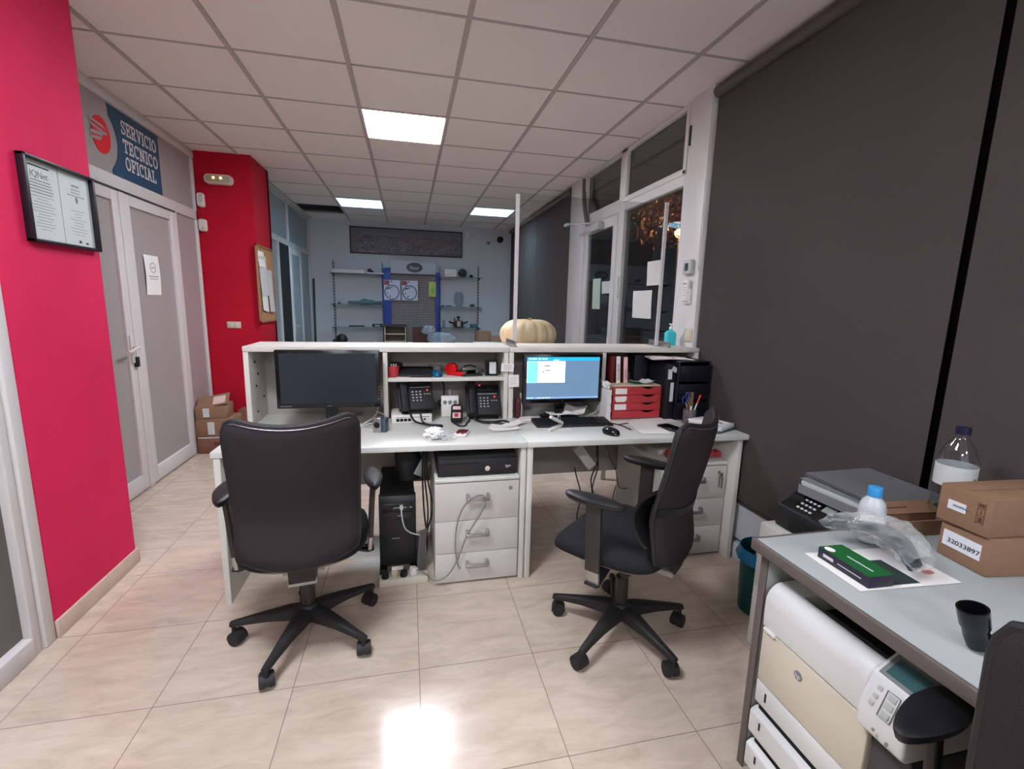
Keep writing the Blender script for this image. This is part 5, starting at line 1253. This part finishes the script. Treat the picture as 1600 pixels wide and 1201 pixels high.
# paper sign on the door
r = thing('notice_paper', 'white paper notice taped on the white double door', 'notice', (XL-.011, 4.10, 1.545), 0)
MB().grid(lambda u, v: (.004+.006*math.sin(PI*v), (u-.5)*.205, (v-.5)*.29), 6, 10, thick=.0006).build('sheet', PAPER, r, smooth=True)
mb = MB()
def ringmesh(cy, cz, ra, rb, n=24):
    m = MB()
    for k in range(n):
        a0, a1 = 2*PI*k/n, 2*PI*(k+1)/n
        m.prism([(cy+ra*math.cos(a0), cz+ra*math.sin(a0)), (cy+rb*math.cos(a0), cz+rb*math.sin(a0)), (cy+rb*math.cos(a1), cz+rb*math.sin(a1)), (cy+ra*math.cos(a1), cz+ra*math.sin(a1))], 'x', .0115, .0122)
    return m
m = ringmesh(0, .055, .034, .038); m.box(.0115, .0122, -.02, .02, .052, .058).box(.0115, .0122, -.07, .07, -.012, -.007).box(.0115, .0122, -.06, .06, -.030, -.026)
m.build('print', INKG, r)
# emergency light, alarm boxes, switch on the far red wall
r = thing('emergency_light', 'oval emergency light with two glowing bulbs on the far red wall', 'emergency light', (-1.67, 5.0, 2.452))
MB().loft([[(x*s, y, z*s) for x, z in rrect(.235, .085, .036)] for y, s in ((0, 1), (-.035, 1), (-.05, .93))]).build('housing', CREAM, r, smooth=True)
MB().loft([[(x*s, y, z*s) for x, z in rrect(.20, .055, .024)] for y, s in ((-.049, 1), (-.054, .96))]).build('lens', mat('frosted_lens', (170, 160, 140), rough=.3), r, smooth=True)
e = mat('warm_bulb', (255, 210, 150), emit=(255, 190, 110), estr=5)
for x in (-.032, .028): MB().ball((x, -.056, .008), .010).build('bulb', e, r, smooth=True)
for (z, w_, h_, lab, nm) in ((2.265, .055, .125, 'upper white alarm box beside the white partition', 'alarm_detector'), (2.045, .062, .11, 'lower white alarm box beside the white partition', 'alarm_detector')):
    r = thing(nm, lab, 'alarm sensor', (-1.832, 5.0, z))
    MB().loft([[(x*s, y, zz_*s) for x, zz_ in rrect(w_, h_, .02)] for y, s in ((0, 1), (-.03, 1), (-.042, .86))]).build('housing', WHT, r, smooth=True)
    if z > 2.1:
        MB().loft([[(x+.006, y, zz_+.01) for x, zz_ in rrect(.020, .06, .009)] for y in (-.0415, -.0435)]).build('window', INKG, r); MB().loft([[(x+.006, y, zz_+.01) for x, zz_ in rrect(.013, .05, .006)] for y in (-.0435, -.0445)]).build('lens', WHT, r)
    else: MB().cyl((.004, -.042, -.03), (.004, -.0445, -.03), .005, n=12).build('sensor_dot', INK, r)
r = thing('light_switch', 'beige double light switch on the far red wall', 'light switch', (-1.64, 5.0, 1.135))
MB().box(-.062, .062, -.01, 0, -.032, .032).build('plate', SAND, r, bevel=.006); MB().box(-.05, -.002, -.0125, -.01, -.022, .022).box(.002, .05, -.0125, -.01, -.022, .022).build('rocker', CREAM, r, bevel=.002)
# cork board
r = thing('cork_board', 'cork notice board with pinned sheets on the side of the far red wall', 'cork board', (-1.40, 5.215, 1.53))
w, h = .265, .37
MB().box(.001, .010, -w+.01, w-.01, -h+.01, h-.01).build('cork', CORK, r)
MB().box(0, .02, -w, w, -h, -h+.02).box(0, .02, -w, w, h-.02, h).box(0, .02, -w, -w+.02, -h, h).box(0, .02, w-.02, w, -h, h).build('frame', WOODF, r, bevel=.002)
for k, (y, z, w_, h_, rx, lab) in enumerate(((-.13, .24, .2, .15, .0, 'upper small sheet pinned on the cork board'), (-.09, .08, .24, .38, .04, 'large sheet pinned in the middle of the cork board'), (-.10, -.12, .19, .28, -.12, 'curled lower left sheet pinned on the cork board'), (.10, -.06, .17, .42, .03, 'long right sheet pinned on the cork board'))):
    o = MB().set((0, 0, 0), rx=rx).grid(lambda u, v: (.003*k+.012*(1-v)**2, (u-.5)*w_, (v-.5)*h_), 5, 8, thick=.0006).build('pinned_sheet', PAPERG if k % 2 else PAPER, smooth=True)
    o.location = (-1.3885, 5.215+y, 1.53+z); tag(o, lab, 'paper')
    m = MB().set(rx=rx)
    for q in range(5): m.box(.003*k+.012*(.72-.1*q+.02)**2*0+.0125+.003*k*.1, .0130+.003*k*.1, -w_*.35, w_*(.3-.06*(q % 2)), h_*(.3-.12*q), h_*(.3-.12*q)+.003) if False else None

# right jamb: thermostat, remote, switch
r = thing('thermostat', 'grey white thermostat on the white window jamb', 'thermostat', (1.77, 2.745, 1.655))
MB().box(-.028, 0, -.045, .045, -.045, .045).build('body', GREYL, r, bevel=.006); MB().box(-.030, -.027, -.018, .018, -.022, .024).build('display', mat('dark_thermostat_lcd', (70, 72, 72), rough=.3), r)
r = thing('remote_control', 'white remote control in its wall holder under the thermostat', 'remote control', (1.77, 2.74, 1.50))
MB().box(-.02, 0, -.032, .032, -.075, .02).build('holder', WHT, r, bevel=.004); MB().box(-.032, -.01, -.028, .028, -.06, .075).build('body', WHT, r, bevel=.005)
mb = MB()
for k in range(3): mb.box(-.0335, -.032, -.018+.014*k, -.010+.014*k, .045, .055)
for k in range(4): mb.box(-.0335, -.032, -.015, .01, .025-.016*k, .028-.016*k)
mb.build('button', INKG, r)
r = thing('light_switch', 'beige light switch on the white jamb behind the turquoise bottle', 'light switch', (1.77, 2.70, 1.225))
MB().box(-.01, 0, -.04, .04, -.042, .042).build('plate', SAND, r, bevel=.006); MB().box(-.013, -.01, -.024, .024, -.026, .026).build('rocker', CREAM, r, bevel=.002)
# papers on the window and door panes
for (y0_, y1_, z0_, z1_, x, m, lab) in ((4.23, 4.42, 1.37, 1.66, 1.795, mat('green_white_notice', (176, 196, 182), rough=.6), 'tall greenish notice on the glass street door'), (4.0, 4.2, 1.515, 1.625, 1.795, PAPERG, 'small white notice on the glass street door near its handle side'),
    (3.15, 3.37, 1.56, 1.74, 1.808, PAPER, 'upper white paper taped to the window pane'), (3.27, 3.575, 1.31, 1.525, 1.808, PAPER, 'lower larger white paper taped to the window pane')):
    o = MB().grid(lambda u, v: (x-.004*math.sin(3*u+2*v)**2, y0_+(y1_-y0_)*u, z0_+(z1_-z0_)*v), 6, 6, thick=.0006).build('window_notice', m, smooth=True); tag(o, lab, 'notice')

# ================================================================== BACK WALL
r = thing('panorama_picture', 'long dark framed grey city panorama on the back wall', 'picture', (.008, YB, 2.385))
w, h = .925, .215
MB().box(-w, w, -.03, 0, -h, -h+.018).box(-w, w, -.03, 0, h-.018, h).box(-w, -w+.018, -.03, 0, -h, h).box(w-.018, w, -.03, 0, -h, h).build('frame', mat('dark_picture_frame', (34, 30, 34), rough=.4), r, bevel=.002)
pm = bpy.data.materials.new('city_print'); pm.use_nodes = True; nt = pm.node_tree; b = nt.nodes['Principled BSDF']; b.inputs['Roughness'].default_value = .5
tc = nt.nodes.new('ShaderNodeTexCoord'); mp = nt.nodes.new('ShaderNodeMapping'); mp.inputs['Scale'].default_value = (1, 1, 2); nt.links.new(tc.outputs['Object'], mp.inputs[0])
vo = nt.nodes.new('ShaderNodeTexVoronoi'); vo.inputs['Scale'].default_value = 34; nt.links.new(mp.outputs[0], vo.inputs['Vector'])
nn = nt.nodes.new('ShaderNodeTexNoise'); nn.inputs['Scale'].default_value = 7; nn.inputs['Detail'].default_value = 8; nt.links.new(mp.outputs[0], nn.inputs['Vector'])
sp = nt.nodes.new('ShaderNodeSeparateXYZ'); nt.links.new(tc.outputs['Object'], sp.inputs[0])
ad = nt.nodes.new('ShaderNodeMath'); ad.operation = 'MULTIPLY_ADD'; nt.links.new(nn.outputs['Fac'], ad.inputs[0]); ad.inputs[1].default_value = .10; nt.links.new(sp.outputs[2], ad.inputs[2])
gt = nt.nodes.new('ShaderNodeMath'); gt.operation = 'GREATER_THAN'; gt.inputs[1].default_value = .135; nt.links.new(ad.outputs[0], gt.inputs[0])
mu = nt.nodes.new('ShaderNodeMath'); mu.operation = 'MULTIPLY'; nt.links.new(vo.outputs['Color'], mu.inputs[0]); nt.links.new(nn.outputs['Fac'], mu.inputs[1])
cr = nt.nodes.new('ShaderNodeValToRGB'); cr.color_ramp.elements[0].color = (*lin((30, 28, 32)), 1); cr.color_ramp.elements[1].position = .55; cr.color_ramp.elements[1].color = (*lin((132, 120, 118)), 1); nt.links.new(mu.outputs[0], cr.inputs[0])
mx = nt.nodes.new('ShaderNodeMix'); mx.data_type = 'RGBA'; nt.links.new(gt.outputs[0], mx.inputs[0]); nt.links.new(cr.outputs[0], mx.inputs[6]); mx.inputs[7].default_value = (*lin((104, 104, 108)), 1); nt.links.new(mx.outputs[2], b.inputs['Base Color'])
MB().box(-w+.015, w-.015, -.012, -.006, -h+.015, h-.015).build('city_print', pm, r)

def shelf_unit(label, x0, x1, zs_):
    r = thing('wall_shelf_rack', label, 'shelf rack', ((x0+x1)/2, YB, 0)); w = (x1-x0)/2
    for s in (-1, 1):
        o = MB().box(s*w-.016, s*w+.016, -.02, 0, .55, 2.05).build('upright', mat('slotted_metal', (150, 158, 162), rough=.4, metal=.4), r)
        mb = MB()
        for k in range(29): mb.box(s*w-.010, s*w+.010, -.0212, -.0195, .58+.05*k, .60+.05*k)
        sl = mb.build('slot', DARK, o)
    for z in zs_:
        for s in (-1, 1): MB().prism([(-.02, z-.045), (-.02, z-.004), (-.24, z-.004), (-.24, z-.012)], 'x', s*w-.004, s*w+.004).build('bracket', BLK, r)
        MB().box(-w-.03, w+.03, -.26, -.02, z-.004, z+.004).build('glass_shelf', mat('green_edge_glass', (120, 160, 160), rough=.1, alpha=.45), r)
shelf_unit('left wall rack with glass shelves on the back wall', -1.19, -.41, (1.83, 1.335, .965, .60))
shelf_unit('right wall rack with glass shelves on the back wall', .55, 1.22, (1.83, 1.33, .975, .60))
def onshelf(name, label, cat, x, z, builder, y=YB-.14):
    r = thing(name, label, cat, (x, y, z+.0045)); builder(r); return r
onshelf('white_tray', 'long white tray on the top left glass shelf', 'tray', -.92, 1.83, lambda r: MB().box(-.26, .24, -.12, .1, 0, .055).build('body', WHT, r, bevel=.004))
onshelf('white_tray', 'short white lid hanging over the right end of the top left shelf', 'tray', -.50, 1.83, lambda r: MB().box(-.15, .12, -.12, .1, 0, .022).build('body', WHT, r, bevel=.004))
onshelf('small_gadget', 'small dark gadget on the short white lid of the top left shelf', 'gadget', -.58, 1.852, lambda r: MB().prism([(-.06, 0), (.06, 0), (.04, .02), (-.02, .07), (-.06, .05)], 'y', -.03, .03).build('body', BLKM, r, bevel=.004))
def appliance(r):
    MB().loft([[(x, y*wd, z*ht+.03) for y, z in ellipse(0, 0, 1, 1, 14)] for x, wd, ht in ((-.27, .03, .022), (-.1, .04, .028), (-.06, .06, .05), (.1, .06, .048), (.15, .04, .03), (.27, .035, .03))]).build('body', mat('dusty_green_grey', (86, 108, 104), rough=.5), r, smooth=True)
    MB().ball((.0, -.02, .065), .06, .04, .03).build('motor_cap', MATS['dusty_green_grey'], r, smooth=True)
onshelf('hand_tool', 'long green grey tool lying on the middle left glass shelf', 'tool', -.69, 1.335, appliance)
onshelf('small_gadget', 'tiny dark stand at the left end of the middle left shelf', 'gadget', -1.10, 1.335, lambda r: MB().cyl((0, 0, 0), (0, 0, .05), .012, .004, n=8).cyl((0, 0, 0), (0, 0, .012), .03, n=12).build('body', BLKM, r))
onshelf('dark_bar', 'flat dark bar on the lower left glass shelf', 'bar', -.83, .965, lambda r: MB().box(-.13, .12, -.03, .03, 0, .02).build('body', BLKM, r, bevel=.004))
def goggles(r):
    MB().prism([(-.085, 0), (.085, 0), (.085, .05), (-.085, .05)], 'y', -.04, .04).build('body', BLKM, r, bevel=.012); MB().box(-.04, .045, -.042, -.04, .008, .034).build('face', GREYL, r)
onshelf('timer', 'black rounded timer with pale face on the lower left glass shelf', 'timer', -.505, .965, goggles)
onshelf('white_carton', 'white carton on the top right glass shelf', 'box', .715, 1.83, lambda r: (MB().box(-.10, .10, -.06, .06, 0, .125).build('box', WHT, r, bevel=.002), MB().box(-.07, .03, -.0608, -.0598, .04, .046).build('print', INKG, r)))
def burner(r):
    mb = MB().cyl((0, 0, .04), (0, .0, .06), .05, n=20)
    for k in range(8): a = 2*PI*k/8; mb.ball((.06*math.cos(a), -.02, .07+.055*math.sin(a)), .022, .03, .022, 8, 6)
    mb.cyl((0, -.045, .07), (0, .03, .07), .035, n=16).build('body', BLKM, r, smooth=True)
onshelf('gas_burner', 'dark round scalloped burner on the top right glass shelf', 'burner', .925, 1.83, burner)
onshelf('small_gadget', 'small dark knob right of the burner on the top right shelf', 'gadget', 1.08, 1.83, lambda r: MB().ball((0, 0, .025), .035, .03, .025).build('body', BLKM, r, smooth=True))
onshelf('glass_vase', 'clear glass jar on the middle right glass shelf', 'jar', .865, 1.33, lambda r: MB().lathe([(.05, 0), (.055, .006), (.05, .02), (.075, .06), (.085, .12), (.08, .19), (.055, .235), (.05, .25)], n=28, caps=False).build('body', glass_mat('jar_glass', (235, 240, 242), .6), r, smooth=True))
onshelf('small_gadget', 'flat dark pieces at the left end of the middle right shelf', 'gadget', .66, 1.33, lambda r: MB().box(-.09, -.04, -.03, .03, 0, .018).box(-.02, .08, -.03, .03, 0, .014).build('body', BLKM, r, bevel=.003))
onshelf('small_gadget', 'small grey lump at the right end of the middle right shelf', 'gadget', 1.10, 1.33, lambda r: MB().ball((0, 0, .028), .045, .04, .028).build('body', mat('dark_grey_lump', (76, 80, 80), rough=.6), r, smooth=True))
def pot(r):
    MB().lathe([(.07, 0), (.085, .01), (.09, .085), (.095, .09), (.07, .11), (.02, .125)], n=28).build('pot', mat('grey_steel_pot', (96, 98, 98), rough=.3, metal=.7), r, smooth=True)
    for s in (-1, 1): MB().tube([(s*.085, 0, .07), (s*.13, 0, .085), (s*.165, 0, .10)], .014, n=8).build('handle', BLKM, r, smooth=True)
    MB().cyl((0, 0, .12), (0, 0, .165), .014, n=10).ball((0, 0, .175), .035, .03, .018).cyl((-.07, -.02, .11), (-.07, -.02, .16), .010, n=8).build('lid_knob', BLKM, r, smooth=True)
    MB().box(-.03, .03, -.092, -.088, .02, .11).build('label', SAND, r)
onshelf('pressure_cooker', 'steel pressure cooker with black handles on the lower right glass shelf', 'pressure cooker', .86, .975, pot)
onshelf('drinking_glass', 'slim glass at the left end of the lower right shelf', 'glass', .605, .975, lambda r: MB().lathe([(.025, 0), (.028, .12)], n=16, caps=False).build('body', MATS['jar_glass'], r, smooth=True))
onshelf('small_carton', 'small dark green carton on the lower right glass shelf', 'box', 1.13, .975, lambda r: MB().box(-.06, .06, -.04, .04, 0, .06).build('box', mat('teal_grey_carton', (60, 88, 92), rough=.6), r, bevel=.002))
# display stand
r = thing('display_stand', 'blue display stand with pegboard and white header at the back wall', 'display stand', (.09, YB-.03, 0))
MB().box(-.50, -.36, -.10, -.02, .1, 1.95).box(.38, .455, -.10, -.02, .1, 1.90).build('blue_side', ROYAL, r, bevel=.002)
MB().box(-.36, .38, -.05, -.03, .1, 1.86).build('pegboard', PEG, r)
mb = MB()
for i in range(21): mb.box(-.35+.036*i-.004, -.35+.036*i+.004, -.056, -.05, .3, 1.83)
for j in range(40): mb.box(-.36, .38, -.056, -.05, .3+.039*j-.004, .3+.039*j+.004)
mb.build('grid_wires', mat('grey_mauve_wire', (160, 150, 148), rough=.5), r)
MB().box(-.36, .385, -.13, -.02, 1.86, 2.075).build('header', LGREY, r, bevel=.002)
MB().prism(ellipse(.03, 1.965, .135, .08, 36), 'y', -.133, -.13).build('oval_logo', mat('dark_blue_logo', (26, 36, 56), rough=.4), r)
MB().prism(ellipse(.03, 1.965, .142, .086, 36), 'y', -.1315, -.13).build('logo_rim', PAPERG, r)
text('logo_letters', 'fleur', .085, LGREY, r, (.03, -.134, 1.935), (1, 0, 0), (0, 0, 1), 'CENTER')
for (x, lab) in ((-.345, 'left ring packet with red corner hanging on the display stand'), (-.055, 'right ring packet hanging on the display stand')):
    r = thing('ring_packet', lab, 'packet', (.09+x, YB-.142, 1.585))
    MB().box(-.13, .135, -.004, 0, -.165, .165).build('card', mat('blue_white_packet', (196, 204, 222), rough=.4), r)
    m = MB()
    for k in range(36):
        a0, a1 = 2*PI*k/36, 2*PI*(k+1)/36
        m.prism([(.0+ra*math.cos(aa), -.035+ra*math.sin(aa)) for ra, aa in ((.105, a0), (.122, a0), (.122, a1), (.105, a1))], 'y', -.012, -.004)
    m.build('rubber_ring', mat('grey_rubber_ring', (74, 86, 96), rough=.5), r)
    MB().box(-.125, -.04, -.0055, -.004, .085, .155).build('red_corner', mat('dark_red_print', (140, 50, 56), rough=.5), r)
    MB().cyl((-.01, -.006, .14), (-.01, -.004, .14), .012, n=12).cyl((-.03, -.006, -.10), (-.03, -.004, -.10), .012, n=12).cyl((-.075, -.006, -.05), (-.075, -.004, -.05), .010, n=12).prism([(-.10, .0), (-.06, .04), (.03, .055), (-.02, .03)], 'y', -.006, -.004).build('print', DKBLUE, r)
r = thing('yellow_packet', 'yellow green packet hanging at the right side of the display stand', 'packet', (.415, YB-.136, 1.62))
MB().box(-.06, .06, -.006, 0, -.13, .12).build('packet', mat('yellow_green_packet', (176, 186, 96), rough=.5), r, bevel=.002)
MB().prism(ellipse(0, -.02, .035, .055, 20), 'y', -.008, -.006).build('print', mat('green_packet_print', (120, 150, 70), rough=.5), r)
# wall bits at right
r = thing('wall_speaker', 'small dark round speaker high on the back wall', 'speaker', (1.60, YB, 2.51))
MB().cyl((0, 0, 0), (0, -.06, 0), .055, .05, n=24).cyl((0, -.06, 0), (0, -.075, 0), .03, n=16).build('body', BLKM, r, smooth=True)
tag(MB().box(1.36, 1.42, YB-.05, YB, 2.44, 2.46).cyl((1.39, YB-.05, 2.43), (1.39, YB, 2.43), .012, n=10).build('wall_hook', GREYF), 'small dark hook on the back wall left of the round speaker', 'hook')
tag(MB().box(1.0, 1.05, YB-.02, YB, 2.50, 2.60).build('white_sensor', WHT, bevel=.003), 'small white box on the back wall right of the panorama', 'sensor')
tag(MB().tube([(-1.45, 7.9, .0), (-1.475, 8.12, .85), (-1.50, 8.32, 1.735)], .016, n=10).build('leaning_pole', mat('dark_grey_pole', (48, 52, 56), rough=.5), smooth=True), 'dark thin pole leaning on the back wall beside the corridor partition', 'pole')
# back table and what stands on it
r = thing('display_table', 'white table along the back wall carrying boxes and the plastic bag', 'table', (.45, 7.55, 0))
MB().box(-1.0, 1.1, -.35, .35, .712, .74).build('table_top', MEL, r, bevel=.002)
for x in (-.96, 1.06):
    for y in (-.31, .31): MB().box(x-.02, x+.02, y-.02, y+.02, 0, .7115).build('leg', ALU, r)
r = thing('mini_oven', 'black tabletop oven with two pale shelves on the back table', 'oven', (-.195, 7.62, .74))
MB().box(-.18, -.165, -.15, .15, 0, .30).box(.165, .18, -.15, .15, 0, .30).box(-.18, .18, -.15, .15, .27, .30).box(-.18, .18, -.15, .15, 0, .03).box(-.18, .18, .13, .15, 0, .30).build('case', BLKM, r, bevel=.003)
MB().box(-.165, .165, -.13, .12, .15, .16).box(-.165, .165, -.13, .12, .03, .045).box(-.162, -.15, -.14, -.13, .03, .27).box(.15, .162, -.14, -.13, .03, .27).build('shelf', SAND, r)
MB().box(-.165, .165, .10, .128, .03, .27).build('back_plate', mat('brown_grey_lining', (110, 98, 86), rough=.5), r)
r = thing('open_carton', 'dark brown open carton behind the plastic bag on the back table', 'box', (.20, 7.66, .7405))
MB().box(-.13, .13, -.12, .12, 0, .26).build('box', mat('dark_brown_card', (70, 42, 34), rough=.8), r, bevel=.003)
MB().box(-.13, .13, -.125, -.121, .17, .26).build('flap', MATS['dark_brown_card'], r)
tag(crumple('plastic_bag', (.52, 7.42, .74), .22, .14, .10, BAGB, 6.3, .22, 60, 30, None, 9), 'large bluish translucent plastic bag slumped on the back table', 'bag')
tag(crumple('plastic_bag', (.31, 7.40, .90), .10, .08, .075, BAGB, 9.3, .22, 40, 20, None, 9), 'upper bunched end of plastic over the dark brown carton', 'bag')
lbox('low brown carton at the right end of the back table', 1.08, 1.30, 7.40, 7.65, .7405, .955, CARD, rz=.1)
lbox('smaller brown carton right of the low one on the back table', 1.31, 1.50, 7.35, 7.6, .7405, .885, CARD, rz=-.15)
tag(MB().box(1.0, 1.50, 7.21, 7.33, .7405, .80).build('white_package', PAPER, bevel=.006), 'long flat white package in front of the brown cartons on the back table', 'package')
r = thing('round_object', 'black rounded object on a thin stand below the left wall rack', 'object', (-1.0, 7.6, 0))
MB().cyl((0, 0, 0), (0, 0, .72), .05, n=16).cyl((0, 0, 0), (0, 0, .02), .16, n=24).build('stand', BLKM, r, smooth=True)
MB().ball((0, 0, .80), .085, .085, .09).ball((-.09, 0, .76), .05, .05, .05).build('head', BLK, r, smooth=True)

# ------------------------------------------------------------------ shared phrases for things of one kind
GROUPS = {'office_desk': 'white office desks side by side', 'desk_hutch': 'white raised shelf units on the desks', 'drawer_pedestal': 'grey drawer pedestals under the desks',
          'computer_monitor': 'computer monitors on the desks', 'desk_phone': 'black office phones in the left shelf unit', 'sticky_note': 'notes stuck between the shelf units',
          'roller_blind': 'taupe roller blinds along the right wall', 'window_notice': 'papers taped to the glass door and window', 'pinned_sheet': 'sheets pinned on the cork board',
          'wall_shelf_rack': 'glass shelf racks on the back wall', 'ring_packet': 'ring packets on the display stand', 'alarm_detector': 'white alarm boxes by the partition',
          'paper_sheet': 'loose sheets on the right desk', 'paper_note': 'loose slips on the left desk', 'desk_cable': 'cables under the right desk', 'folder': 'folders stacked on the black printer'}
for o in COL.objects:
    if o.parent is None and 'label' in o and 'group' not in o and 'kind' not in o:
        k = o.name.split('.')[0]
        if k in GROUPS: o['group'] = GROUPS[k]
        elif k == 'cardboard_box': o['group'] = 'stacked cartons on the foreground desk' if o.location.x > 1.2 and o.location.y < 2 else ('brown cartons stacked by the white doors' if o.location.y < 6 else 'brown cartons on the back table')
